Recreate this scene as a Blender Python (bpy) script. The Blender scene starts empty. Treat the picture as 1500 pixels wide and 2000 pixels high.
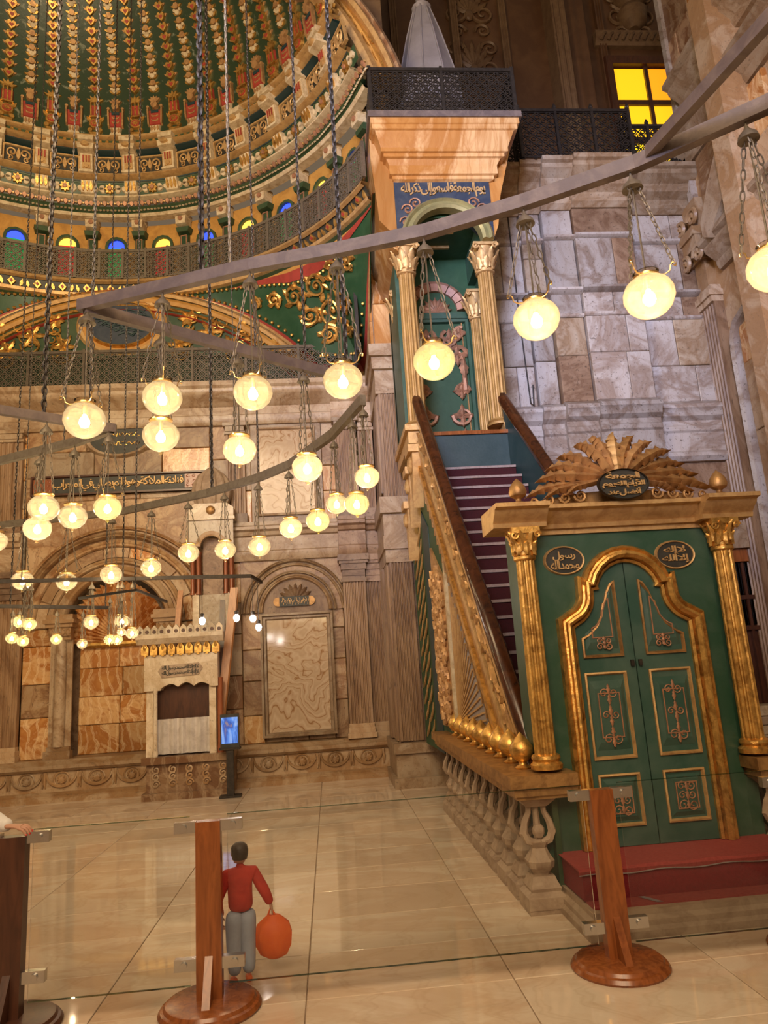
import bpy, random
from math import *
from mathutils import Vector, Matrix
random.seed(7)
S = bpy.context.scene
COL = S.collection
# ---------------------------------------------------------------- camera
PSI, TH, RHO, HC, FPX = radians(5), radians(12.3), radians(3.7), 1.65, 1400.0
Fv = Vector((sin(PSI)*cos(TH), cos(PSI)*cos(TH), sin(TH)))
R0 = Vector((cos(PSI), -sin(PSI), 0)); U0 = R0.cross(Fv)
Rv = R0*cos(RHO) - U0*sin(RHO); Uv = U0*cos(RHO) + R0*sin(RHO)
cam = bpy.data.cameras.new('camera'); camo = bpy.data.objects.new('camera', cam); COL.objects.link(camo)
camo.matrix_world = Matrix(((Rv.x, Uv.x, -Fv.x, 0), (Rv.y, Uv.y, -Fv.y, 0), (Rv.z, Uv.z, -Fv.z, HC), (0, 0, 0, 1)))
cam.sensor_fit = 'HORIZONTAL'; cam.sensor_width = 36; cam.lens = 36*FPX/1500; cam.clip_end = 200
S.camera = camo
# ---------------------------------------------------------------- light
w = bpy.data.worlds.new('world'); S.world = w; w.use_nodes = True
w.node_tree.nodes['Background'].inputs[0].default_value = (1.0, .72, .46, 1)
w.node_tree.nodes['Background'].inputs[1].default_value = .15
def area(name, loc, target, size, energy, col):
    l = bpy.data.lights.new(name, 'AREA'); l.energy = energy; l.size = size; l.color = col
    o = bpy.data.objects.new(name, l); COL.objects.link(o); o.location = loc
    o.rotation_euler = (Vector(target)-Vector(loc)).to_track_quat('-Z', 'Y').to_euler(); return o
area('assumed_daylight_fill', (-3.5, -7, 7.5), (4.0, 10.6, 7.2), 3.5, 230, (.46, .58, 1.0)).data.spread = radians(38)  # unseen narrow area light for assumed cool daylight; no window is built there
area('added_warm_fill', (-1, -3, 7.5), (1, 8, 2), 5, 760, (1.0, .73, .45))  # unseen area light added as warm fill; no chandelier hangs at this spot
area('dome_fill_light', (-3.4, 2.6, 7.6), (-3.2, 11, 11.5), 2.5, 640, (1.0, .76, .44))  # unseen area light added to brighten the half dome
S.view_settings.view_transform = 'Standard'; S.view_settings.look = 'None'
S.view_settings.exposure = 0.1; S.view_settings.gamma = 1; S.view_settings.use_curve_mapping = False
S.cycles.sample_clamp_indirect = 5; S.cycles.transparent_max_bounces = 20; S.cycles.max_bounces = 7; S.cycles.diffuse_bounces = 3; S.cycles.glossy_bounces = 3
# ---------------------------------------------------------------- materials
MT = {}
def nodes(name):
    m = bpy.data.materials.new(name); m.use_nodes = True; MT[name] = m
    t = m.node_tree; return m, t.nodes, t.links, t.nodes['Principled BSDF']
def coords(N, L, rnd=True, scale=(1, 1, 1)):
    tc = N.new('ShaderNodeTexCoord'); mp = N.new('ShaderNodeMapping'); mp.inputs['Scale'].default_value = scale
    if rnd:
        oi = N.new('ShaderNodeObjectInfo'); ml = N.new('ShaderNodeMath'); ml.operation = 'MULTIPLY'; ml.inputs[1].default_value = 53
        L.new(oi.outputs['Random'], ml.inputs[0]); ad = N.new('ShaderNodeVectorMath'); ad.operation = 'ADD'
        L.new(tc.outputs['Object'], ad.inputs[0]); L.new(ml.outputs[0], ad.inputs[1]); L.new(ad.outputs[0], mp.inputs[0])
    else: L.new(tc.outputs['Object'], mp.inputs[0])
    return mp.outputs[0]
def noise(N, L, v, scale, detail=5, dist=0, rough=.55):
    n = N.new('ShaderNodeTexNoise'); n.inputs['Scale'].default_value = scale; n.inputs['Detail'].default_value = detail
    n.inputs['Distortion'].default_value = dist; n.inputs['Roughness'].default_value = rough; L.new(v, n.inputs['Vector']); return n.outputs[0]
def ramp(N, L, f, stops):
    r = N.new('ShaderNodeValToRGB'); e = r.color_ramp.elements
    while len(e) < len(stops): e.new(.5)
    for i, (p, c) in enumerate(stops): e[i].position = p; e[i].color = (*c, 1) if len(c) == 3 else c
    L.new(f, r.inputs[0]); return r.outputs[0]
def mix(N, L, f, a, b, mode='MIX'):
    m = N.new('ShaderNodeMix'); m.data_type = 'RGBA'; m.blend_type = mode
    for s, x in ((0, f), (6, a), (7, b)):
        if hasattr(x, 'is_linked'): L.new(x, m.inputs[s])
        else: m.inputs[s].default_value = x if s == 0 else (*x, 1)
    return m.outputs[2]
def bump(N, L, b, h, st, dist=.01):
    n = N.new('ShaderNodeBump'); n.inputs['Strength'].default_value = st; n.inputs['Distance'].default_value = dist
    L.new(h, n.inputs['Height']); L.new(n.outputs[0], b.inputs['Normal'])
def marble(name, cs, vein, scale=1.3, veinamt=.6, rough=.4, pit=.5, stretch=(1, 1, 1), vs=1.6, vary=.3):
    m, N, L, b = nodes(name); v = coords(N, L, True, stretch)
    n1 = noise(N, L, v, scale, 7, .9 if name in ('grey', 'floor') else 1.6, .62)
    c = ramp(N, L, n1, [(.30, cs[0]), (.47, cs[1]), (.56, cs[2]), (.70, cs[0])])
    wv = N.new('ShaderNodeTexWave'); wv.inputs['Scale'].default_value = vs; wv.inputs['Distortion'].default_value = 9
    wv.inputs['Detail'].default_value = 4; wv.inputs['Detail Scale'].default_value = 1.1; L.new(v, wv.inputs[0])
    f = ramp(N, L, wv.outputs['Fac'], [(0, (0, 0, 0)), (.80, (0, 0, 0)), (.93, (veinamt,)*3), (1, (veinamt*.3,)*3)])
    c = mix(N, L, f, c, vein)
    n2 = noise(N, L, v, 26, 3); p = ramp(N, L, n2, [(.30, (pit,)*3), (.40, (0, 0, 0))])
    c = mix(N, L, p, c, tuple(x*.32 for x in cs[2]))
    oi = N.new('ShaderNodeObjectInfo'); mr = N.new('ShaderNodeMapRange'); mr.inputs[3].default_value = 1-vary; mr.inputs[4].default_value = 1+vary*.5
    L.new(oi.outputs['Random'], mr.inputs[0]); hs = N.new('ShaderNodeHueSaturation'); L.new(mr.outputs[0], hs.inputs['Value']); L.new(c, hs.inputs['Color'])
    L.new(hs.outputs[0], b.inputs['Base Color']); b.inputs['Roughness'].default_value = rough
    if name == 'floor': b.inputs['IOR'].default_value = 1.75
    if name != 'floor': bump(N, L, b, n2, .25, .008)
    return m
def paint(name, c, c2=None, rough=.5, metal=0, sc=9, amt=.5, bs=.15, bsc=30, lo=.42, hi=.66):
    m, N, L, b = nodes(name); v = coords(N, L)
    n = noise(N, L, v, sc, 6, .6, .65)
    col = ramp(N, L, n, [(lo, c), (hi, tuple(c2[i]*amt+c[i]*(1-amt) for i in range(3)) if c2 else c)])
    L.new(col, b.inputs['Base Color']); b.inputs['Roughness'].default_value = rough; b.inputs['Metallic'].default_value = metal
    if bs: bump(N, L, b, noise(N, L, v, bsc, 4), bs, .01)
    return m
def glow(name, c, s):
    m, N, L, b = nodes(name); b.inputs['Base Color'].default_value = (*c, 1); b.inputs['Emission Color'].default_value = (*c, 1)
    b.inputs['Emission Strength'].default_value = s; return m
def wood(name, c, c2, rough=.25, sc=(8, 8, 1.2)):
    m, N, L, b = nodes(name); v = coords(N, L, True, sc)
    n = noise(N, L, v, 2.2, 6, 1.5); L.new(ramp(N, L, n, [(.35, c), (.62, c2)]), b.inputs['Base Color'])
    b.inputs['Roughness'].default_value = rough; bump(N, L, b, n, .08, .004); return m
marble('cream', [(0.480, 0.336, 0.208), (0.400, 0.248, 0.128), (0.240, 0.116, 0.048)], (.26, .12, .05), 1.5, .6)
marble('honey', [(.55, .26, .08), (.42, .16, .04), (.66, .40, .19)], (.80, .58, .34), 1.9, .75, .25, .15, vs=2.2)
marble('brown', [(0.270, 0.140, 0.063), (0.198, 0.090, 0.041), (0.378, 0.234, 0.135)], (.55, .40, .26), 1.6, .5, .3, .3)
marble('grey', [(0.493, 0.431, 0.387), (0.440, 0.370, 0.317), (0.264, 0.185, 0.136)], (.30, .21, .15), 1.3, .35, .42, .7)
marble('taupe', [(0.336, 0.224, 0.144), (0.256, 0.156, 0.092), (0.160, 0.084, 0.044)], (.22, .13, .08), 1.5, .5, .45, .7)
marble('pale', [(0.484, 0.374, 0.265), (0.406, 0.289, 0.187), (0.281, 0.172, 0.094)], (.34, .20, .1), 1.6, .35, .4, .5)
marble('tan', [(0.410, 0.254, 0.131), (0.328, 0.180, 0.078), (0.459, 0.320, 0.197)], (.28, .145, .06), 1.0, .4, .42, .5)
marble('corbel', [(.50, .25, .08), (.38, .16, .04), (.62, .38, .18)], (.36, .14, .03), .8, .45, .3, .1, (1, 1, .5))
marble('flute', [(0.374, 0.242, 0.148), (0.296, 0.176, 0.094), (0.187, 0.098, 0.047)], (.18, .09, .045), 1.4, .4, .45, .6, (1, 1, .25))
marble('alabaster', [(.70, .59, .45), (.62, .50, .37), (.50, .37, .24)], (.46, .33, .2), 1.6, .3, .35, .5)
marble('floor', [(.66, .52, .39), (.61, .46, .33), (.70, .58, .45)], (.46, .32, .20), .7, .25, .06, 0, (1, 2.5, 1), 1.0, .1)
def agate():
    m, N, L, b = nodes('agate'); v = coords(N, L, False)
    n = noise(N, L, v, 1.5, 3, .35, .5); sx = N.new('ShaderNodeSeparateXYZ'); L.new(v, sx.inputs[0])
    m1 = N.new('ShaderNodeMath'); m1.operation = 'MULTIPLY_ADD'; m1.inputs[1].default_value = 11; L.new(n, m1.inputs[0])
    m2 = N.new('ShaderNodeMath'); m2.operation = 'MULTIPLY'; m2.inputs[1].default_value = 3.2; L.new(sx.outputs[2], m2.inputs[0]); L.new(m2.outputs[0], m1.inputs[2])
    fr = N.new('ShaderNodeMath'); fr.operation = 'FRACT'; L.new(m1.outputs[0], fr.inputs[0])
    c = ramp(N, L, fr.outputs[0], [(0, (.24, .12, .05)), (.06, (.46, .32, .21)), (.35, (.54, .41, .29)), (.6, (.46, .33, .22)), (.86, (.50, .37, .25)), (1, (.30, .15, .06))])
    L.new(c, b.inputs['Base Color']); b.inputs['Roughness'].default_value = .12
agate()
paint('gold', (.78, .46, .13), (.28, .13, .03), .38, .8, 12, .85, .35, 28)
paint('goldpale', (.58, .37, .16), (.34, .18, .065), .5, .4, 10, .7, .3, 30)
paint('goldcrest', (.52, .30, .13), (.26, .13, .06), .45, .4, 9, .8, .4, 26); paint('goldgreen', (.34, .30, .14), (.2, .2, .1), .4, .4, 8, .7, .2)
paint('golddull', (.40, .235, .075), (.27, .14, .04), .5, .25, 8, .8, .2, 30)
paint('golddark', (.46, .26, .10), (.20, .10, .04), .45, .6, 9, .8, .4, 26)
paint('copper', (.42, .20, .11), (.20, .12, .08), .5, .3, 14, .8, .3)
paint('green', (.020, .066, .038), (.055, .10, .072), .42, 0, 2.2, .9, .1)
paint('greendoor', (.026, .075, .058), (.07, .12, .098), .40, 0, 2.0, .8, .1)
paint('greendark', (.022, .052, .022), (.055, .085, .038), .5, 0, 4, .8, .1)
paint('greenbright', (.014, .058, .022), (.03, .08, .034), .5, 0, 4, .8, .1)
paint('domegreen', (.024, .044, .022), (.34, .36, .28), .38, 0, 5.5, .8, .2, 30, .60, .74)
paint('ochre', (.50, .26, .06), (.34, .16, .035), .55, 0, 5, .9, .1)
paint('ivory', (.60, .49, .33), (.34, .23, .12), .55, 0, 9, .9, .3)
paint('red', (.34, .045, .03), (.22, .03, .02), .5, 0, 6, .8)
paint('black', (.020, .020, .016), (.05, .045, .035), .5, 0, 6, .8)
paint('teal', (.010, .034, .040), (.024, .05, .056), .5, 0, 3, .8)
paint('navy', (.020, .030, .055), (.05, .06, .08), .5, 0, 6, .7)
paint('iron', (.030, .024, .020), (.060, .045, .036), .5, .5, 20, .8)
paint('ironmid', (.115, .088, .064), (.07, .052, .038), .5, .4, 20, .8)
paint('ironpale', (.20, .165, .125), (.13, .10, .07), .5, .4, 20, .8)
paint('beam', (.115, .085, .08), (.20, .15, .13), .6, .1, 8, .8, .2, 40)
paint('brass', (.78, .50, .20), (.5, .28, .08), .3, .9, 14, .6, 0)
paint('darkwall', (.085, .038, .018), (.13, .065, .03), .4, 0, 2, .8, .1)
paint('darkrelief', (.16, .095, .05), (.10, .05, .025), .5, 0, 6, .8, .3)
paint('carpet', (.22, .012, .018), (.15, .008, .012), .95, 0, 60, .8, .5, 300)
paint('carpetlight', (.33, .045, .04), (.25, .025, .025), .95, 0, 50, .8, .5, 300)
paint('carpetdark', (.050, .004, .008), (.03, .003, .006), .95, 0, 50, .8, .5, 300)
paint('nosing', (.30, .23, .22), (.2, .14, .14), .6, 0, 20, .8)
paint('lilac', (.27, .24, .245), (.20, .175, .18), .6, 0, 3, .8)
paint('steel', (.62, .60, .57), (.5, .48, .46), .22, .95, 8, .5, 0)
paint('stone', (.40, .29, .20), (.24, .155, .10), .6, 0, 7, .9, .4, 24)
paint('shell', (.42, .20, .13), (.30, .13, .08), .5, 0, 8, .8)
paint('curtain', (.62, .56, .52), (.42, .36, .33), .8, 0, 7, .8, .3, 12)
paint('redstone', (.30, .095, .04), (.22, .06, .025), .3, 0, 5, .8)
paint('skin', (.50, .27, .18), (.46, .23, .15), .5, 0, 6, .5)
paint('white_cloth', (.72, .69, .67), (.6, .57, .55), .85, 0, 12, .6, .3, 14)
paint('red_cloth', (.50, .035, .02), (.36, .02, .015), .8, 0, 12, .8, .3, 16)
paint('orange_cloth', (.80, .14, .02), (.70, .09, .015), .6, 0, 8, .8, .2, 12)
paint('blue_cloth', (.36, .40, .50), (.30, .33, .42), .8, 0, 10, .8, .2, 14)
paint('hair', (.03, .018, .012), (.05, .03, .02), .5, 0, 30, .8, .4, 60)
paint('nail_red', (.55, .02, .02), None, .2, 0, 5, 0, 0)
wood('wood', (.17, .048, .012), (.28, .085, .022)); wood('wooddark', (.050, .018, .010), (.085, .030, .015), .35)
wood('woodrail', (.028, .009, .004), (.070, .022, .008), .18, (3, 3, 3)); wood('woodhoney', (.34, .13, .045), (.46, .20, .07), .35)
glow('bulb', (1, .81, .54), 150); glow('spot', (1, .90, .80), 80)
glow('stained_yellow', (1.0, .52, .01), 1.0); glow('stained_amber', (1.0, .36, .01), .95); glow('stained_lemon', (1.0, .66, .01), 1.05)
glow('stained_blue', (.03, .07, .9), 1.6); glow('stained_gold', (.95, .55, .08), 1.3); glow('stained_red', (.5, .02, .02), .5); glow('stained_green', (.02, .3, .08), .5)
def screen():
    m, N, L, b = nodes('screen'); v = coords(N, L, False, (6, 6, 2.5)); n = noise(N, L, v, 1.1, 3, .5)
    c = ramp(N, L, n, [(.36, (.45, .30, .25)), (.45, (.05, .12, .50)), (.54, (.14, .34, .95)), (.66, (.55, .70, 1))])
    L.new(c, b.inputs['Emission Color']); b.inputs['Emission Strength'].default_value = .8; b.inputs['Base Color'].default_value = (.01, .01, .01, 1); b.inputs['Roughness'].default_value = .1
screen()
def glassy(name, tint, refl, diff=None, dmix=0.):
    m, N, L, b = nodes(name); N.remove(b); out = N['Material Output']
    tr = N.new('ShaderNodeBsdfTransparent'); tr.inputs[0].default_value = (*tint, 1)
    gl = N.new('ShaderNodeBsdfGlossy'); gl.inputs['Roughness'].default_value = .03
    lw = N.new('ShaderNodeFresnel'); lw.inputs[0].default_value = refl
    mx = N.new('ShaderNodeMixShader'); L.new(lw.outputs[0], mx.inputs[0]); cur = tr.outputs[0]
    if dmix:
        tl = N.new('ShaderNodeBsdfTranslucent'); tl.inputs[0].default_value = (*diff, 1)
        m2 = N.new('ShaderNodeMixShader'); m2.inputs[0].default_value = dmix; L.new(cur, m2.inputs[1]); L.new(tl.outputs[0], m2.inputs[2]); cur = m2.outputs[0]
    L.new(cur, mx.inputs[1]); L.new(gl.outputs[0], mx.inputs[2]); L.new(mx.outputs[0], out.inputs[0]); return m
glassy('pane', (.975, .985, .98), 1.38); glassy('paneedge', (.55, .68, .62), 1.45)
glassy('globe_amber', (.98, .93, .82), 1.25, (1.0, .82, .54), .085)
glassy('globe_yellow', (.98, .95, .70), 1.25, (1.0, .88, .48), .10)
glassy('globe_peach', (.98, .92, .82), 1.25, (1.0, .78, .50), .13)
glassy('darkglass', (.10, .07, .06), 1.5)
# ---------------------------------------------------------------- mesh helpers
W = {}
class MB:
    def __init__(s): s.v = []; s.f = []; s.m = []; s.k = 0
    def add(s, vs, fs):
        o = len(s.v); s.v += [tuple(p) for p in vs]; s.f += [tuple(i+o for i in f) for f in fs]; s.m += [s.k]*len(fs); return s
    def box(s, x0, x1, y0, y1, z0, z1):
        return s.add([(x, y, z) for z in (z0, z1) for y in (y0, y1) for x in (x0, x1)],
                     [(0, 2, 3, 1), (4, 5, 7, 6), (0, 1, 5, 4), (2, 6, 7, 3), (0, 4, 6, 2), (1, 3, 7, 5)])
    def loft(s, rings, caps=True, closed=True):
        n = len(rings[0]); vs = [p for r in rings for p in r]; fs = []
        for i in range(len(rings)-1):
            for j in range(n if closed else n-1):
                k = (j+1) % n; fs.append((i*n+j, i*n+k, (i+1)*n+k, (i+1)*n+j))
        if caps: fs += [tuple(range(n))[::-1], tuple(range((len(rings)-1)*n, len(rings)*n))]
        return s.add(vs, fs)
    def prism(s, poly, P, a, b):          # poly 2D, P(u,v,w)
        return s.loft([[P(u, v, a) for u, v in poly], [P(u, v, b) for u, v in poly]])
    def lathe(s, prof, n=16, c=(0, 0, 0), a0=0, a1=2*pi):
        full = abs(a1-a0-2*pi) < 1e-6; k = n if full else n+1
        rings = [[(c[0]+r*cos(a0+(a1-a0)*j/n), c[1]+r*sin(a0+(a1-a0)*j/n), c[2]+z) for j in range(k)] for r, z in prof]
        return s.loft(rings, full and prof[0][0] > 1e-4, full)
    def tube(s, pts, r, n=6, closed=False):
        pts = [Vector(p) for p in pts]; N = len(pts); rings = []; up = None
        for i, p in enumerate(pts):
            a = pts[(i-1) % N] if (closed or i) else p; b = pts[(i+1) % N] if (closed or i < N-1) else p
            t = (b-a).normalized()
            if up is None: up = t.orthogonal().normalized()
            up = (up-t*up.dot(t)); up = up.normalized() if up.length > 1e-6 else t.orthogonal().normalized()
            q = t.cross(up); rr = r[i] if isinstance(r, (list, tuple)) else r
            rings.append([p+(up*cos(2*pi*j/n)+q*sin(2*pi*j/n))*rr for j in range(n)])
        if closed: rings.append(rings[0])
        return s.loft(rings, not closed)
    def ell(s, c, r, nu=10, nv=6):
        rx, ry, rz = r if isinstance(r, (tuple, list)) else (r, r, r)
        return s.loft([[(c[0]+rx*max(.03, sin(pi*i/nv))*cos(2*pi*j/nu), c[1]+ry*max(.03, sin(pi*i/nv))*sin(2*pi*j/nu),
                         c[2]-rz*cos(pi*i/nv)) for j in range(nu)] for i in range(nv+1)])
    def strip(s, path, prof, P, closed=False, caps=True):   # path in (u,v); prof (offset along normal, out)
        n = len(path); rings = []
        for i, (u, v) in enumerate(path):
            p0 = path[i-1] if (i or closed) else None; p1 = path[(i+1) % n] if (i < n-1 or closed) else None
            d = []
            if p0: d.append(Vector((u-p0[0], v-p0[1])).normalized())
            if p1: d.append(Vector((p1[0]-u, p1[1]-v)).normalized())
            ns = [Vector((-x.y, x.x)) for x in d]; nm = sum(ns, Vector((0, 0))); nm = nm.normalized() if nm.length > .2 else ns[0]
            nm = nm/max(.35, nm.dot(ns[0])); rings.append([P(u+nm.x*a, v+nm.y*a, h) for a, h in prof])
        if closed: rings.append(rings[0])
        return s.loft(rings, caps and not closed, True)
    def flutes(s, P, u0, u1, z0, z1, d, n, gr=.018, m=.03):
        p = [(u0, 0), (u0, d)]; wd = (u1-u0-2*m)/n
        for i in range(n):
            a = u0+m+wd*i; p += [(a+wd*.16, d), (a+wd*.34, d-gr), (a+wd*.66, d-gr), (a+wd*.84, d)]
        p += [(u1, d), (u1, 0)]
        return s.loft([[P(u, dd, z) for u, dd in p] for z in (z0, z1)])
    def stack(s, P, u0, u1, lv):         # lv: list of (z0,z1,d,grow)
        for z0, z1, d, g in lv:
            s.loft([[P(u0-g, 0, z), P(u1+g, 0, z), P(u1+g, d, z), P(u0-g, d, z)] for z in (z0, z1)])
        return s
    def arch(s, P, cu, cz, prof, a0=0, a1=pi, n=24):
        return s.loft([[P(cu+r*cos(a0+(a1-a0)*i/n), h, cz+r*sin(a0+(a1-a0)*i/n)) for r, h in prof] for i in range(n+1)])
    def relief(s, poly, h, MP, base=0.0):
        n = len(poly); c = (sum(p[0] for p in poly)/n, sum(p[1] for p in poly)/n)
        vs = [MP(u, v, base) for u, v in poly]+[MP(c[0]+(u-c[0])*.86, c[1]+(v-c[1])*.86, base+h) for u, v in poly]
        return s.add(vs, [(i, (i+1) % n, n+(i+1) % n, n+i) for i in range(n)]+[tuple(range(n, 2*n))])
def mesh(name, mb, mats, smooth=35):
    me = bpy.data.meshes.new(name); me.from_pydata(mb.v, [], mb.f); me.update()
    for m in (mats if isinstance(mats, (list, tuple)) else [mats]): me.materials.append(MT[m])
    if len(me.materials) > 1: me.polygons.foreach_set('material_index', mb.m)
    import bmesh
    b = bmesh.new(); b.from_mesh(me); bmesh.ops.recalc_face_normals(b, faces=b.faces); b.to_mesh(me); b.free()
    if smooth:
        me.shade_smooth(); me.set_sharp_from_angle(angle=radians(smooth))
    return me
def link(name, me, parent=None, loc=(0, 0, 0), rz=0, local=False, scale=None):
    o = bpy.data.objects.new(name, me); COL.objects.link(o); loc = Vector(loc)
    if parent: o.parent = parent
    o.location = loc-W[parent] if (parent and not local) else loc
    W[o] = loc+W[parent] if (parent and local) else loc
    if rz: o.rotation_euler.z = rz
    if scale: o.scale = scale
    return o
def obj(name, mb, mats, parent=None, loc=(0, 0, 0), rz=0, smooth=35, local=False): return link(name, mesh(name, mb, mats, smooth), parent, loc, rz, local)
def tag(o, label, cat, group=None, kind=None):
    o['label'] = label; o['category'] = cat
    if group: o['group'] = group
    if kind: o['kind'] = kind
    return o
def empty(name, loc, label, cat, group=None, kind=None):
    return tag(link(name, None, None, loc), label, cat, group, kind)
def copytree(o, parent=None, loc=None):
    c = o.copy(); COL.objects.link(c); W[c] = Vector(loc) if loc is not None else W[o]
    if parent is not None: c.parent = parent
    if loc is not None: c.location = loc
    for ch in o.children: copytree(ch, c)
    return c
def front(y): return lambda u, d, z: (u, y-d, z)      # wall facing the viewer: d comes forward
def facing_left(x): return lambda u, d, z: (x-d, u, z)   # wall facing left
BC = {}
def block_mesh(wd, ht, d, mat):
    k = (round(wd, 2), round(ht, 2), d, mat)
    if k not in BC:
        a, b, c = wd/2, ht/2, .012; m = MB()
        m.loft([[(x*a, 0, z*b) for x, z in ((-1, -1), (1, -1), (1, 1), (-1, 1))], [(x*a, -d+c, z*b) for x, z in ((-1, -1), (1, -1), (1, 1), (-1, 1))],
                [(x*(a-c), -d, z*(b-c)) for x, z in ((-1, -1), (1, -1), (1, 1), (-1, 1))]]); BC[k] = mesh('block', m, mat, 0)
    return BC[k]
def courses(parent, y, u0, u1, z0, z1, rows, wds, mats, d=.2, left=None, name='block'):
    z = z0
    while z < z1-.02:
        h = min(random.uniform(*rows), z1-z)
        if z1-z-h < rows[0]*.5: h = z1-z
        u = u0
        while u < u1-.02:
            wd = min(random.uniform(*wds), u1-u)
            if u1-u-wd < wds[0]*.5: wd = u1-u
            me = block_mesh(wd-.008, h-.008, round(d+random.choice((0, 0, .004, .008)), 3), random.choice(mats))
            if left is None: link(name, me, parent, (u+wd/2, y, z+h/2))
            else: link(name, me, parent, (left, u+wd/2, z+h/2), -pi/2)
            u += wd
        z += h
def circ(c, r, n=10, ry=None, a=0): return [(c[0]+r*cos(2*pi*i/n+a), c[1]+(ry or r)*sin(2*pi*i/n+a)) for i in range(n)]
def leafp(c, wd, ln, ang, n=7):
    pts = [(wd*.5*sin(pi*(i/n)**.8), ln*i/n) for i in range(n+1)]+[(-wd*.5*sin(pi*(i/n)**.8), ln*i/n) for i in range(n-1, 0, -1)]
    return [(c[0]+x*cos(ang)+y*sin(ang), c[1]-x*sin(ang)+y*cos(ang)) for x, y in pts]
def spiral(c, r0, r1, turns, a0, n=18, sgn=1): return [(c[0]+(r0+(r1-r0)*i/n)*cos(a0+sgn*2*pi*turns*i/n), c[1]+(r0+(r1-r0)*i/n)*sin(a0+sgn*2*pi*turns*i/n)) for i in range(n+1)]
def frond(m, spine, wd, P, h=.02, teeth=7, seg=28, base=0.0):
    """serrated acanthus leaf along a 2D spine, raised middle vein"""
    sp = [Vector(p) for p in spine]; L = len(sp)-1; rings = []
    for i in range(seg+1):
        t = i/seg*L; a = min(int(t), L-1); f = t-a; p = sp[a].lerp(sp[a+1], f)
        d = (sp[min(a+1, L)]-sp[a]).normalized() if f < .5 or a+2 > L else (sp[a+2]-sp[a]).normalized()
        n = Vector((-d.y, d.x)); x = i/seg; ww = wd*max(.04, sin(pi*min(1, x*.93+.07))**.75)*(1-.52*((x*teeth) % 1))
        rings.append([P(*(p+n*ww), base+h*.25), P(*(p+n*ww*.45), base+h*.7), P(*p, base+h), P(*(p-n*ww*.45), base+h*.7), P(*(p-n*ww), base+h*.25), P(*(p-n*ww*.5), base-h*.6), P(*(p+n*ww*.5), base-h*.6)])
    m.loft(rings); return m
AR = {'ا': (0xFE8D, 0), 'أ': (0xFE83, 0), 'إ': (0xFE87, 0), 'ب': (0xFE8F, 1), 'ة': (0xFE93, 0), 'ت': (0xFE95, 1), 'ج': (0xFE9D, 1), 'ح': (0xFEA1, 1), 'د': (0xFEA9, 0), 'ذ': (0xFEAB, 0), 'ر': (0xFEAD, 0), 'س': (0xFEB1, 1), 'ص': (0xFEB9, 1), 'ض': (0xFEBD, 1), 'ع': (0xFEC9, 1), 'ف': (0xFED1, 1), 'ق': (0xFED5, 1), 'ك': (0xFED9, 1), 'ل': (0xFEDD, 1), 'م': (0xFEE1, 1), 'ن': (0xFEE5, 1), 'ه': (0xFEE9, 1), 'و': (0xFEED, 0), 'ي': (0xFEF1, 1), 'ى': (0xFEEF, 0), 'ئ': (0xFE89, 1), '1': (0xFEFB, 0), '2': (0xFEF7, 0), '3': (0xFEF9, 0)}
def shape(s):
    out = []
    for wd in s.split(' '):
        wd = wd.replace('لا', '1').replace('لأ', '2').replace('لإ', '3'); r = ''
        for i, c in enumerate(wd):
            b, d = AR[c]; pv = i > 0 and AR[wd[i-1]][1] == 1; nx = d == 1 and i < len(wd)-1
            r += chr(b+(1 if pv else 0)+(2 if nx else 0))
        out.append(r[::-1])
    return ' '.join(out[::-1])
def lettering(parent, lines, cx, y, cz, wd, ht, mat, depth=.012, bold=.02, spacing=.9, overlap=.92, ell=False):
    """raised Arabic script on a plaque that faces the viewer"""
    k = len(lines); vs = []; fs = []
    for i, t in enumerate(lines):
        c = bpy.data.curves.new('lettering', 'FONT'); c.body = shape(t); c.extrude = .05; c.offset = bold; c.resolution_u = 2; c.space_character = spacing; c.space_word = .45
        o = bpy.data.objects.new('lettering', c); COL.objects.link(o); dg = bpy.context.evaluated_depsgraph_get()
        me = bpy.data.meshes.new_from_object(o.evaluated_get(dg)); bpy.data.objects.remove(o); bpy.data.curves.remove(c)
        xs = [v.co.x for v in me.vertices]; ys = [v.co.y for v in me.vertices]; zs = [v.co.z for v in me.vertices]
        lw = wd*(1 if not ell or k == 1 else (.8 if i != k//2 else 1)); lh = ht/k*overlap*(1.12 if k > 1 else 1)
        sx = lw/(max(xs)-min(xs)); sy = lh/(max(ys)-min(ys)); zc = cz+ht/2-ht/k*(i+.5); b = len(vs)
        vs += [(cx+(v.co.x-(max(xs)+min(xs))/2)*sx, y-(v.co.z-min(zs))/(max(zs)-min(zs))*depth, zc+(v.co.y-(max(ys)+min(ys))/2)*sy) for v in me.vertices]
        fs += [tuple(b+q for q in p.vertices) for p in me.polygons]; bpy.data.meshes.remove(me)
    m = MB(); m.add(vs, fs); return obj('lettering', m, mat, parent, smooth=0)
def oval(parent, cx, y, cz, rx, rz, mat='black', rim='goldpale', t=.02, name='plaque', rw=.12):
    m = MB(); P = front(y); m.prism(circ((0, 0), 1, 32), lambda u, v, q: (cx+u*rx, y-q, cz+v*rz), 0, t*.5); o = obj(name, m, mat, parent)
    m = MB(); m.loft([[(cx+k*rx*cos(2*pi*i/32), y-h, cz+k*rz*sin(2*pi*i/32)) for k, h in ((1-rw*.2, 0), (1-rw*.1, t), (1+rw*.5, t*1.2), (1+rw, 0))] for i in range(33)], False)
    obj('rim', m, rim, o); return o
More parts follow.
